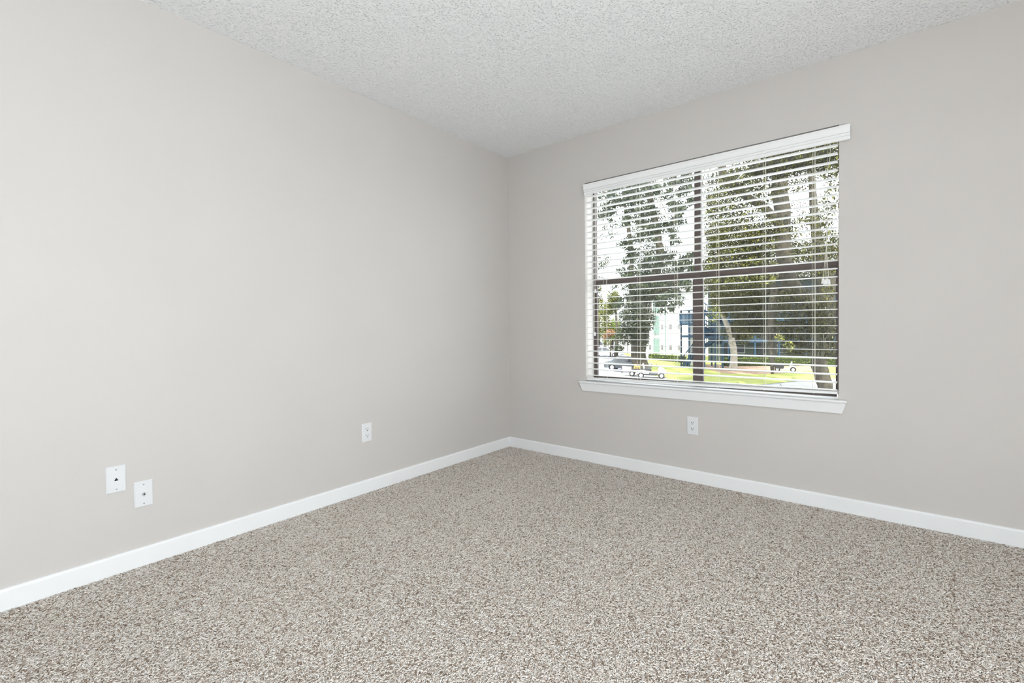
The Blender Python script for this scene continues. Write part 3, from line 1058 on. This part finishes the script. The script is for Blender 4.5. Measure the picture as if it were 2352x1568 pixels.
rb = [(1690, 610, 72, 44, YF, 1.7), (1640, 600, 26, 52, YF, 1.0), (1740, 625, 50, 34, YF, 1.5), (1690, 540, 70, 44, YF, 1.4), (1745, 560, 40, 40, YF, 1.5), (1640, 520, 22, 60, YF, 0.7),
      (1660, 470, 44, 40, YF, 1.0), (1700, 410, 46, 40, YF, 1.3), (1740, 390, 26, 22, YF, 1.0), (1800, 380, 70, 30, YF, 1.5), (1870, 365, 50, 34, YF, 1.2), (1905, 390, 26, 34, YF, 0.9), (1720, 480, 44, 26, YF, 0.9), (1830, 425, 44, 14, YF, 0.5),
      (1770, 520, 30, 30, YF, 1.2), (1850, 520, 50, 26, YF, 0.45), (1890, 500, 36, 26, YF, 0.4), (1900, 560, 30, 40, YF, 0.8), (1850, 580, 34, 30, YF, 0.8), (1900, 620, 30, 20, YF, 0.9),
      (1700, 680, 66, 34, YB + 2, 1.8), (1760, 690, 50, 40, YB + 2, 1.9), (1830, 700, 60, 40, YB - 2.5, 0.8), (1720, 740, 40, 30, YB + 3, 1.6), (1760, 750, 40, 30, YB + 3, 1.4), (1830, 760, 50, 34, YB - 2, 1.5), (1893, 735, 34, 52, YB - 2.5, 1.3),
      (1790, 560, 40, 60, YB + 4, 0.9), (1690, 560, 70, 60, YB + 6, 1.3), (1690, 640, 70, 40, YB + 6, 1.3), (1750, 610, 50, 50, YB + 6, 1.2), (1650, 500, 40, 60, YB + 6, 0.7), (1690, 420, 50, 40, YB + 6, 0.8), (1840, 600, 60, 50, YB + 4, 1.2), (1900, 600, 40, 60, YB + 4, 1.2), (1860, 480, 70, 30, YB + 4, 0.35), (1640, 640, 40, 50, YB + 4, 1.0),
      (1650, 430, 40, 50, YB + 3, 0.9), (1780, 350, 60, 60, YF, 1.3), (1850, 350, 60, 40, YF, 1.1), (1910, 450, 24, 40, YF, 0.4), (1905, 345, 34, 44, YF, 1.6), (1840, 390, 60, 30, YB + 5, 1.0), (1760, 440, 30, 30, YF, 0.7), (1740, 430, 24, 24, YF - 1, 0.6),
      (1835, 800, 36, 22, YB - 2, 1.2), (1902, 800, 28, 28, YB - 2.5, 1.1), (1655, 690, 24, 30, YB + 3, 1.3), (1905, 670, 18, 20, YF, 0.6)]
sF = pxm(at(1750, 600, YF))
bl = blobs_px([b for b in rb if b[4] == YF], 7.0)
add_child('foliage', leaf_mesh('oak_foliage', bl, 7.0 * sF, M['leaf_right'], aspect=0.42), tB, 'stuff')
bl = blobs_px([b for b in rb if b[4] != YF], 6.0)
add_child('lower_foliage', leaf_mesh('oak_foliage', bl, 6.0 * sB, M['leaf_right'], tone=(0, 0.85), aspect=0.45), tB, 'stuff')
lit = [(1640, 625, 22, 26), (1700, 640, 40, 14), (1690, 575, 40, 14), (1760, 640, 26, 14), (1650, 560, 16, 16), (1720, 600, 28, 10), (1640, 720, 16, 24), (1790, 775, 12, 10), (1812, 795, 12, 14)]  # sunlit patches of the crown, sunlight put into a brighter leaf colour
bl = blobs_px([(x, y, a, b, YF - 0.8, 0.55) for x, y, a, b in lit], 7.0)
add_child('sunlit_foliage', leaf_mesh('oak_sunlit', bl, 7.0 * sF, M['leaf_bright'], aspect=0.42), tB, 'stuff')
ms = []
for x, y, l, n in ((1640, 400, 90, 90), (1625, 440, 90, 60), (1668, 400, 70, 80), (1710, 430, 60, 60), (1690, 480, 60, 60), (1800, 380, 50, 70), (1790, 440, 90, 70), (1805, 500, 90, 80), (1760, 640, 80, 60), (1772, 700, 80, 130), (1771, 760, 90, 150), (1774, 800, 60, 90),
                   (1850, 660, 70, 80), (1830, 700, 80, 70), (1890, 640, 90, 100), (1905, 700, 90, 100), (1885, 770, 80, 110), (1878, 810, 60, 80), (1660, 690, 60, 50), (1700, 700, 60, 50), (1860, 560, 60, 40), (1900, 500, 60, 50), (1840, 760, 60, 60)):
    q = at(x, y, YB - 3.5)
    ms.append((q[0], q[1], q[2], l * sB * 0.5, 11 * sB, n * 0.45))
add_child('spanish_moss', moss_mesh('oak_moss', ms, M['moss']), tB, 'stuff')

# --- slender pale-barked tree in the mulch bed
g2 = gr(1684, 852)
YC = float(g2[1])
tC = empty('pale_tree', g2, 'slender pale-trunked tree standing in the mulch bed', 'tree', 'trees outside the window')
limb(tC, [(1682, 853, YC, 10), (1685, 835, YC, 8), (1685, 800, YC, 7), (1682, 775, YC, 8)], 'trunk', M['pale_bark'], wob=0.1)
limb(tC, [(1684, 785, YC, 7), (1672, 750, YC, 5.5), (1658, 715, YC, 4.5), (1650, 680, YC, 3)], 'limb', M['pale_bark'], wob=0.1)
limb(tC, [(1683, 785, YC, 6), (1692, 740, YC, 5), (1700, 690, YC, 4)], 'limb', M['bark'], wob=0.1)
sC = pxm(g2)
bl = blobs_px([(1690, 700, 40, 34, YC, 1.2), (1660, 690, 26, 30, YC, 1.2), (1705, 760, 26, 34, YC + 1, 1.2), (1670, 765, 14, 16, YC, 0.7)], 5.0)
add_child('foliage', leaf_mesh('pale_tree_foliage', bl, 5.0 * sC, M['leaf_right'], aspect=0.5), tC, 'stuff')

# --- background trees and shrubs at far left
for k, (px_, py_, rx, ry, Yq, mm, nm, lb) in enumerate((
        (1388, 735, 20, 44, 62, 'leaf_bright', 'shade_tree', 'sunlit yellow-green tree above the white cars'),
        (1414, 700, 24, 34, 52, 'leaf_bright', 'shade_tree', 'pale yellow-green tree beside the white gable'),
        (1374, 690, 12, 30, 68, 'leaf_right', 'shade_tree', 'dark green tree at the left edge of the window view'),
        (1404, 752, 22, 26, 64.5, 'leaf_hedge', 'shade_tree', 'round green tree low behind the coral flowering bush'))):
    b0 = at(px_, 790, Yq)
    b0 = np.array([b0[0], b0[1], GZ])
    t_ = empty(nm, b0, lb, 'tree', 'trees outside the window')
    c_ = at(px_, py_, Yq)
    s_ = pxm(c_)
    MB().tube([b0, (b0 + c_) / 2 + np.array([0.2, 0, 0]), c_], [0.28, 0.2, 0.08], 8, wob=0.1).build('trunk', M['bark'], t_, smooth=True)
    bl = blobs_px([(px_ + random.gauss(0, rx * 0.4), py_ + random.gauss(0, ry * 0.5), rx * 0.6, ry * 0.45, Yq + random.uniform(-1, 1), 1.0) for _ in range(7)], 5.0)
    add_child('foliage', leaf_mesh('tree_foliage', bl, 5.0 * s_, M[mm], aspect=0.5), t_, 'stuff')
b0 = at(1402, 782, 58)
b0 = np.array([b0[0], b0[1], GZ])
t_ = empty('flowering_bush', b0, 'coral flowering bush beside the white cars', 'bush')
c_ = at(1402, 764, 58)
MB().tube([b0, c_], [0.12, 0.05], 6).build('stem', M['bark'], t_)
add_child('blossom', leaf_mesh('blossom', blobs_px([(1402, 764, 12, 9, 58, 1.4), (1392, 772, 8, 6, 58, 1.2)], 4.0), 4.0 * pxm(c_), M['leaf_orange'], aspect=0.6), t_, 'stuff')


# ------------------------------------------------------------------ hedges
def hedge(a, b, depth, h, label, n):
    a, b = np.array(a), np.array(b)
    root = empty('hedge', (a + b) / 2, label, 'hedge', 'hedges by the buildings')
    d = (b - a)[:2]
    ln = np.linalg.norm(d)
    d = d / ln
    pn = np.array([-d[1], d[0]])
    mb = MB()
    q = [a[:2] + pn * 0.12, b[:2] + pn * 0.12, b[:2] + pn * (depth - 0.12), a[:2] + pn * (depth - 0.12)]
    mb.add([(p[0], p[1], GZ) for p in q] + [(p[0], p[1], GZ + h - 0.12) for p in q], [(0, 3, 2, 1), (4, 5, 6, 7), (0, 1, 5, 4), (1, 2, 6, 5), (2, 3, 7, 6), (3, 0, 4, 7)])
    mb.build('core', mat('hedge_core', (0.02, 0.03, 0.008), rough=0.95, var=0.3, vscale=6), root)
    k = max(4, int(ln / 0.5))
    bl = []
    for i in range(k):
        t = (i + 0.5) / k
        c = a + (b - a) * t
        c = np.array([c[0] + pn[0] * depth / 2, c[1] + pn[1] * depth / 2, GZ + h / 2 + random.uniform(-0.05, 0.05)])
        bl.append((c, (ln / k * 0.85, depth * 0.6, h * 0.55), n / k))
    add_child('leaves', leaf_mesh('hedge_leaves', bl, 0.13, M['leaf_hedge'], aspect=0.6), root, 'stuff')


hedge(gr(1488, 826), gr(1564, 833), 0.9, 0.85, 'short bright hedge in front of the white apartment building', 4500)
hedge(gr(1666, 842), gr(1930, 841), 1.1, 0.95, 'long low hedge in front of the dark green building', 15000)


# ------------------------------------------------------------------ white and teal apartment building
YW = float(gr(1520, 815)[1])


def wx(px):
    return float(at(px, 745, YW)[0])


def wz(py, px=1530):
    return float(at(px, py, YW)[2])


x0, x1 = wx(1442), wx(1660)
zt = wz(672)
bw = empty('apartment_building', ((x0 + x1) / 2, YW + 6, GZ), 'white three-storey apartment building with teal siding strips', 'building')
MB().box((x0, YW, GZ), (x1, YW + 12, zt)).build('wall', M['siding_white'], bw)
for a, b in ((1501, 1514.5),):
    xa, xb = wx(a), wx(b)
    for za, zb in ((GZ, wz(776)), (wz(768), wz(724)), (wz(717), zt - 0.1)):
        MB().box((xa, YW - 0.12, za), (xb, YW, zb)).build('teal_panel', M['siding_teal'], bw)
MB().box((wx(1455), YW - 0.12, wz(708)), (wx(1476), YW, zt)).build('teal_panel', M['siding_teal'], bw)
MB().box((wx(1529) - 0.07, YW - 0.1, GZ), (wx(1529) + 0.07, YW, zt)).build('downpipe', M['siding_teal'], bw)
for pxw, wpx in ((1493.5, 4), (1521, 4.5), (1540.5, 6), (1560, 4)):
    for pa, pb in ((745, 756), (792, 803), (698, 709)):
        xa, xb = wx(pxw - wpx / 2), wx(pxw + wpx / 2)
        fw_ = MB().box((xa - 0.09, YW - 0.07, wz(pb) - 0.09), (xb + 0.09, YW, wz(pa) + 0.09)).build('window', M['ext_white'], bw)
        MB().box((xa, YW - 0.085, wz(pb)), (xb, YW - 0.065, wz(pa))).build('pane', M['ext_glass'], fw_)
rf = MB()
rf.add([(x0 - 0.5, YW - 0.6, zt), (x1 + 0.5, YW - 0.6, zt), (x1 + 0.5, YW + 12.6, zt), (x0 - 0.5, YW + 12.6, zt), (x0 + 3, YW + 6, zt + 2.2), (x1 - 3, YW + 6, zt + 2.2)],
       [(0, 3, 2, 1), (0, 1, 5, 4), (1, 2, 5), (2, 3, 4, 5), (3, 0, 4)])
rf.build('roof', M['shingle'], bw)
# low gabled wing at its left
gx0, gx1 = wx(1396), wx(1434)
gz = wz(712)
gable = empty('gabled_house', ((gx0 + gx1) / 2, YW + 5, GZ), 'low white gabled house left of the apartment building', 'building')
MB().box((gx0, YW + 1, GZ), (gx1, YW + 9, gz)).build('wall', M['siding_white'], gable)
gm_ = (gx0 + gx1) / 2
MB().prism([(gx0 - 0.5, gz - 0.2), (gx1 + 0.5, gz - 0.2), (gx1, gz + 1.6)], 1, YW + 0.6, YW + 9.4).build('roof', M['ext_white'], gable)

# ------------------------------------------------------------------ blue stair tower
gt = gr(1572, 843)
YT = float(gt[1])


def tx(px):
    return float(at(px, 745, YT)[0])


def tz(py, px=1600):
    return float(at(px, py, YT)[2])


tw = empty('stair_tower', (tx(1612), YT + 1.2, GZ), 'blue painted outdoor stair tower with landings and railings', 'staircase')
DP = 2.6
levels = [tz(772), tz(744)]
xl, xr = tx(1563), tx(1597)
xl2, xr2 = tx(1640), tx(1662)
for px_ in (1564.5, 1583, 1600, 1618, 1643, 1660):
    for yy in (YT, YT + DP):
        X = tx(px_)
        MB().box((X - 0.07, yy - 0.07, GZ), (X + 0.07, yy + 0.07, tz(712))).build('post', M['blue'] if px_ > 1565 else M['deep_blue'], tw)
for k, (za, pa, pb) in enumerate(((tz(746), 1561, 1598), (tz(775), 1563, 1598), (tz(777), 1600, 1663), (tz(735), 1640, 1663))):
    MB().box((tx(pa), YT - 0.05, za), (tx(pb), YT + DP, za + 0.22)).build('landing', M['blue'], tw)
# solid boarded railing of the upper landing, board by board
nb_ = 12
for i in range(nb_):
    xa = tx(1561) + (tx(1600) - tx(1561)) * i / nb_
    xb = tx(1561) + (tx(1600) - tx(1561)) * (i + 0.86) / nb_
    MB().box((xa, YT - 0.10, tz(741)), (xb, YT - 0.06, tz(722))).build('rail_board', M['blue'], tw)
MB().box((tx(1561), YT - 0.13, tz(722)), (tx(1600), YT - 0.03, tz(719.5))).build('handrail', M['blue'], tw)


def flight(pa, pb, yy):
    """stair flight between two pixel points in the tower plane"""
    A = np.array([tx(pa[0]), yy, tz(pa[1], pa[0])])
    B = np.array([tx(pb[0]), yy, tz(pb[1], pb[0])])
    st_ = MB().beam(A, B, 0.06, 0.34).build('stringer', M['blue'], tw)
    MB().beam(A + (0, 0.95, 0), B + (0, 0.95, 0), 0.06, 0.34).build('stringer', M['blue'], tw)
    n = 8
    for i in range(n):
        t = (i + 0.5) / n
        c = A + (B - A) * t
        MB().box((c[0] - 0.16, yy, c[2] + 0.06), (c[0] + 0.16, yy + 0.95, c[2] + 0.11)).build('tread', M['deep_blue'], tw)
    hr = MB().beam(A + (0, -0.04, 1.05), B + (0, -0.04, 1.05), 0.07, 0.10).build('handrail', M['blue'], tw)
    for i in range(9):
        t = (i + 0.3) / 9
        c = A + (B - A) * t
        MB().box((c[0] - 0.025, yy - 0.06, c[2] + 0.1), (c[0] + 0.025, yy - 0.02, c[2] + 1.02)).build('baluster', M['deep_blue'], tw)


flight((1568, 841), (1600, 801), YT + 0.1)
flight((1600, 806), (1646, 774), YT + 0.2)
flight((1600, 758), (1642, 790), YT + 1.4)
flight((1598, 745), (1646, 775), YT + 0.3)
flight((1600, 712), (1646, 742), YT + 1.4)
MB().box((tx(1566), YT + DP, GZ), (tx(1598), YT + DP + 0.1, tz(746))).build('back_wall', M['siding_white'], tw)
rt = MB()
za = tz(712)
rt.add([(tx(1559), YT - 0.4, za), (tx(1604), YT - 0.4, za), (tx(1604), YT + DP + 0.4, za), (tx(1559), YT + DP + 0.4, za), (tx(1581), YT + 1.2, za + 0.18)],
       [(0, 3, 2, 1), (0, 1, 4), (1, 2, 4), (2, 3, 4), (3, 0, 4)])
rt.build('roof', M['blue'], tw)

# ------------------------------------------------------------------ dark green building behind the hedge
DD = 54.0                                            # distance of its front from the viewer
f0 = np.array([-math.sin(YAW), math.cos(YAW), 0.0])
OD = CAM + f0 * DD + _r0 * (1780 - CX) * DD / F_PX
HZ = 744.5


def dx(px):
    return (px - 1780) * DD / F_PX


def dz(py):
    return CAM[2] - (py - HZ) * DD / F_PX - GZ


bd = empty('apartment_building', (OD[0], OD[1], GZ), 'shaded green apartment building behind the oaks with blue balconies', 'building', None, YAW, local=True)
O0 = (0, 0, 0)
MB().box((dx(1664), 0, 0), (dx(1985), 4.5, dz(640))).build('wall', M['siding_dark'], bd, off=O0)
for py_ in (782, 734, 690):
    MB().box((dx(1660), -1.4, dz(py_ + 3)), (dx(1980), 0, dz(py_ - 3))).build('balcony_slab', M['blue'], bd, off=O0)
for px_ in (1662, 1676, 1720, 1774, 1835, 1890, 1935):
    MB().box((dx(px_) - 0.08, -1.4, 0), (dx(px_) + 0.08, -1.24, dz(690))).build('balcony_post', M['blue'], bd, off=O0)
for px_ in (1669, 1684, 1748, 1850):
    d_ = MB().box((dx(px_) - 0.45, -0.06, 0.05), (dx(px_) + 0.45, 0, 2.1)).build('door', M['door_dark'], bd, off=O0)
    MB().lathe([(0.05, -0.05), (0.07, -0.02), (0.05, 0.0)], (dx(px_) + 0.3, -0.06, 1.05), axis=1, n=10).build('knob', M['ext_white'], d_, off=O0)
for px_ in (1700, 1795, 1815, 1905):
    for pz in (800, 752, 708):
        f_ = MB().box((dx(px_) - 0.55, -0.05, dz(pz + 10)), (dx(px_) + 0.55, 0, dz(pz - 10))).build('window', M['ext_white'], bd, off=O0)
        MB().box((dx(px_) - 0.47, -0.065, dz(pz + 9)), (dx(px_) + 0.47, -0.045, dz(pz - 9))).build('pane', M['door_dark'], f_, off=O0)
rf = MB()
zt2 = dz(640)
rf.add([(dx(1658), -1.6, zt2), (dx(1995), -1.6, zt2), (dx(1995), 5.0, zt2), (dx(1658), 5.0, zt2), (dx(1690), 1.7, zt2 + 1.4), (dx(1965), 1.7, zt2 + 1.4)],
       [(0, 3, 2, 1), (0, 1, 5, 4), (1, 2, 5), (2, 3, 4, 5), (3, 0, 4)])
rf.build('roof', M['shingle'], bd, off=O0)


# ------------------------------------------------------------------ vehicles
def wheel(root, x, y, r, w, hubm):
    t = MB().lathe([(r * 0.62, -w / 2), (r * 0.94, -w / 2), (r, -w * 0.36), (r, w * 0.36), (r * 0.94, w / 2), (r * 0.62, w / 2)], (x, y, r), axis=1, n=18).build('wheel', M['tyre'], root)
    hb = MB()
    hb.lathe([(r * 0.16, -w / 2 - 0.012), (r * 0.60, -w / 2 - 0.002), (r * 0.62, w / 2 + 0.002), (r * 0.16, w / 2 + 0.012)], (x, y, r), axis=1, n=14)
    hb.build('hub', hubm, t)


def car(name, loc, rz, paint, label, L=4.6, W=1.78, HT=1.45, suv=False):
    root = empty(name, loc, label, 'car', 'cars in the parking lot', rz, local=True)
    h1 = 0.95 if suv else 0.86
    prof = [(-L / 2, 0.42), (-L / 2 + 0.04, 0.30), (L / 2 - 0.05, 0.28), (L / 2, 0.45), (L / 2 - 0.06, 0.68), (L / 2 - 0.9, h1 - 0.06), (L / 2 - 1.25, h1), (-L / 2 + 0.55, h1), (-L / 2 + 0.04, h1 - 0.04), (-L / 2 - 0.02, 0.62)]
    mb = MB()
    n = len(prof)
    vs = []
    for yy, k in ((-W / 2, 0.0), (-W / 2 + 0.10, 1.0), (W / 2 - 0.10, 1.0), (W / 2, 0.0)):
        for x, z in prof:
            vs.append((x * (0.985 if k == 0 else 1.0), yy, z if k or z < 0.7 else z - 0.07))
    fs = []
    for j in range(3):
        for i in range(n):
            i2 = (i + 1) % n
            fs.append((j * n + i, j * n + i2, (j + 1) * n + i2, (j + 1) * n + i))
    fs += [tuple(range(n))[::-1], tuple(range(3 * n, 4 * n))]
    mb.add(vs, fs).build('body', paint, root, off=(0, 0, 0))
    # cabin
    c0, c1 = (-L / 2 + 0.08, L / 2 - 1.25) if suv else (-L / 2 + 0.55, L / 2 - 1.2)
    r0, r1 = (-L / 2 + 0.35, L / 2 - 1.9) if suv else (-L / 2 + 1.25, L / 2 - 2.0)
    wa, wb_ = W / 2 - 0.10, W / 2 - 0.26
    cb = MB().frustum([(c0, -wa, h1 - 0.02), (c1, -wa, h1 - 0.02), (c1, wa, h1 - 0.02), (c0, wa, h1 - 0.02)],
                      [(r0, -wb_, HT), (r1, -wb_, HT), (r1, wb_, HT), (r0, wb_, HT)]).build('cabin', paint, root, off=(0, 0, 0))

    def lerp(z):
        t = (z - h1 + 0.02) / (HT - h1 + 0.02)
        return c0 + (r0 - c0) * t, c1 + (r1 - c1) * t, wa + (wb_ - wa) * t
    za, zb = h1 + 0.05, HT - 0.08
    a0, a1, aw = lerp(za)
    b0, b1, bw_ = lerp(zb)
    for s in (-1, 1):
        for f0, f1 in ((0.10, 0.46), (0.50, 0.92)):
            q = []
            for (p0, p1, w_, z) in ((a0, a1, aw, za), (b0, b1, bw_, zb)):
                q.append(((p0 + (p1 - p0) * f0, s * (w_ + 0.008), z), (p0 + (p1 - p0) * f1, s * (w_ + 0.008), z)))
            lo, hi = q
            inn = lambda p: (p[0], p[1] - s * 0.03, p[2])
            MB().frustum([lo[0], lo[1], hi[1], hi[0]], [inn(lo[0]), inn(lo[1]), inn(hi[1]), inn(hi[0])]).build('side_window', M['car_glass'], root, off=(0, 0, 0))
    for p, ps, nm in ((c0, r0, 'rear_window'), (c1, r1, 'windscreen')):
        sx = -1 if nm == 'rear_window' else 1
        e0 = a0 if sx < 0 else a1
        e1 = b0 if sx < 0 else b1
        MB().frustum([(e0 + sx * 0.008, -aw + 0.08, za), (e0 + sx * 0.008, aw - 0.08, za), (e1 + sx * 0.008, bw_ - 0.08, zb), (e1 + sx * 0.008, -bw_ + 0.08, zb)],
                     [(e0 - sx * 0.03, -aw + 0.08, za), (e0 - sx * 0.03, aw - 0.08, za), (e1 - sx * 0.03, bw_ - 0.08, zb), (e1 - sx * 0.03, -bw_ + 0.08, zb)]).build(nm, M['car_glass'], root, off=(0, 0, 0))
    for s in (-1, 1):
        MB().box((-L / 2 - 0.035, s * (W / 2 - 0.30) - 0.24, 0.62), (-L / 2 + 0.16, s * (W / 2 - 0.30) + 0.24, 0.80)).build('tail_light', M['red_lens'], root, off=(0, 0, 0))
        MB().box((L / 2 - 0.22, s * (W / 2 - 0.34) - 0.20, 0.58), (L / 2 + 0.005, s * (W / 2 - 0.34) + 0.20, 0.70)).build('headlight', M['hub'], root, off=(0, 0, 0))
        for x in (-L / 2 + 0.85, L / 2 - 0.88):
            wheel(root, x, s * (W / 2 - 0.10), 0.34, 0.23, M['hub'])
    return root


pc_ = gr(1433, 851)
car('sedan', (pc_[0] + 0.2, pc_[1] + 0.6, GZ), math.radians(14), M['car_grey'], 'dark grey sedan with red tail light parked beside the oak trunk')
pc_ = gr(1388, 819)
car('sedan', (pc_[0] + 0.2, pc_[1] + 0.2, GZ), math.radians(10), M['car_white'], 'white sedan parked behind the dark grey one', L=4.7)
pc_ = gr(1377, 805)
car('sport_utility_vehicle', (pc_[0], pc_[1] + 0.4, GZ), math.radians(14), M['car_white'], 'white sport utility vehicle, farthest of the parked cars', L=4.6, HT=1.75, suv=True)


# golf cart with cargo bed and a small two-wheeled trailer
def golf_cart(loc, rz):
    root = empty('golf_cart', loc, 'white golf cart without a roof on the pavement below', 'golf cart', None, rz, local=True)
    z0 = (0, 0, 0)
    MB().box((-1.15, -0.50, 0.26), (1.05, 0.50, 0.38)).build('chassis', M['vinyl'], root, off=z0)
    mb = MB().prism([(0.55, 0.36), (1.22, 0.36), (1.26, 0.60), (1.02, 0.82), (0.72, 0.92), (0.60, 0.88)], 1, -0.56, 0.56)
    mb.build('front_cowl', M['car_white'], root, off=z0)
    MB().prism([(-1.25, 0.40), (-0.15, 0.40), (-0.15, 0.62), (-0.62, 0.72), (-1.25, 0.70)], 1, -0.58, 0.58).build('rear_body', M['car_white'], root, off=z0)
    MB().box((-0.52, -0.52, 0.70), (0.02, 0.52, 0.84)).build('seat', M['vinyl'], root, off=z0)
    MB().beam((-0.56, 0, 0.84), (-0.66, 0, 1.22), 1.0, 0.10, up=(1, 0, 0)).build('seat_back', M['car_white'], root, off=z0)
    bed = MB().box((-1.50, -0.55, 0.72), (-0.72, 0.55, 0.78)).build('cargo_bed', M['vinyl'], root, off=z0)
    for i in range(6):
        x = -1.48 + 0.15 * i
        MB().box((x, -0.56, 0.78), (x + 0.05, -0.52, 1.0)).build('stake', M['vinyl'], bed, off=z0)
    MB().frustum([(-1.45, -0.48, 0.80), (-0.80, -0.48, 0.80), (-0.80, 0.48, 0.80), (-1.45, 0.48, 0.80)], [(-1.35, -0.35, 1.16), (-0.92, -0.35, 1.10), (-0.92, 0.35, 1.10), (-1.35, 0.35, 1.16)]).build('covered_load', M['yellow'], root, off=z0)
    col = MB().tube([(0.70, 0.22, 0.85), (0.42, 0.22, 1.08)], 0.03, 8).build('steering_column', M['vinyl'], root, off=z0)
    rg_ = [(0.42 + 0.09 * math.sin(a), 0.22 + 0.17 * math.cos(a), 1.08 + 0.12 * math.sin(a)) for a in [2 * math.pi * i / 14 for i in range(15)]]
    MB().tube(rg_, 0.02, 6, caps=False).build('steering_wheel', M['vinyl'], col, off=z0)
    for s in (-1, 1):
        for x in (-0.82, 0.86):
            wheel(root, x, s * 0.50, 0.25, 0.20, M['ext_white'])
    return root


a_, b_ = gr(1472, 869), gr(1518.5, 870)
ang = math.atan2(b_[1] - a_[1], b_[0] - a_[0])
ctr = (a_ + b_) / 2
off_ = np.array([-math.sin(ang), math.cos(ang), 0]) * 0.55
golf_cart((ctr[0] + off_[0], ctr[1] + off_[1], GZ + 0.02), ang)
tr = gr(1448, 864)
trl = empty('trailer', (tr[0], tr[1] + 0.4, GZ + 0.02), 'small flat two-wheeled trailer behind the golf cart', 'trailer', None, ang, local=True)
MB().box((-0.75, -0.42, 0.40), (0.62, 0.42, 0.48)).build('deck', M['car_white'], trl, off=(0, 0, 0))
MB().tube([(0.62, 0, 0.42), (1.0, 0, 0.40)], 0.035, 8).build('tow_bar', M['vinyl'], trl, off=(0, 0, 0))
MB().beam((-0.75, -0.3, 0.46), (-0.98, -0.3, 0.30), 0.5, 0.04).build('tail_ramp', M['vinyl'], trl, off=(0, 0, 0))
for s in (-1, 1):
    wheel(trl, 0.0, s * 0.50, 0.24, 0.16, M['ext_white'])
# blank white board on dark legs
sb_ = gr(1440, 857)
sg = empty('display_board', sb_, 'low blank white board on dark legs beside the dark grey sedan', 'board')
ss = pxm(sb_)
MB().box((sb_[0] - 12 * ss, sb_[1] - 0.03, sb_[2] + 8 * ss), (sb_[0] + 12 * ss, sb_[1] + 0.03, sb_[2] + 16 * ss)).build('panel', M['ext_white'], sg)
for s in (-1, 1):
    MB().box((sb_[0] + s * 12.5 * ss - 0.04, sb_[1] - 0.04, sb_[2]), (sb_[0] + s * 12.5 * ss + 0.04, sb_[1] + 0.04, sb_[2] + 17 * ss)).build('leg', M['vinyl'], sg)

# small dark and white scooter on the mulch
sc_ = gr(1803, 855)
so = empty('motor_scooter', (sc_[0], sc_[1], GZ + 0.05), 'dark and white motor scooter parked on the mulch', 'scooter', None, math.radians(4), local=True)
z0 = (0, 0, 0)
for x in (-0.62, 0.66):
    wheel(so, x, 0.0, 0.24, 0.12, M['ext_white'])
MB().prism([(-0.95, 0.42), (-0.30, 0.30), (-0.12, 0.30), (-0.05, 0.62), (-0.20, 0.74), (-0.95, 0.72)], 1, -0.17, 0.17).build('rear_body', M['vinyl'], so, off=z0)
MB().prism([(-0.92, 0.72), (-0.12, 0.74), (-0.14, 0.84), (-0.92, 0.86)], 1, -0.15, 0.15).build('seat', M['tyre'], so, off=z0)
MB().box((-0.15, -0.18, 0.24), (0.34, 0.18, 0.32)).build('footboard', M['ext_white'], so, off=z0)
MB().prism([(0.30, 0.28), (0.42, 0.28), (0.60, 0.95), (0.50, 0.98)], 1, -0.20, 0.20).build('leg_shield', M['ext_white'], so, off=z0)
MB().prism([(0.42, 0.50), (0.92, 0.44), (0.80, 0.56), (0.56, 0.60)], 1, -0.10, 0.10).build('front_fender', M['ext_white'], so, off=z0)
st2 = MB().tube([(0.62, 0, 0.30), (0.50, 0, 1.02)], 0.035, 8).build('steering_stem', M['vinyl'], so, off=z0)
MB().tube([(0.46, -0.32, 1.04), (0.50, 0, 1.02), (0.46, 0.32, 1.04)], 0.02, 6).build('handlebar', M['vinyl'], st2, off=z0)
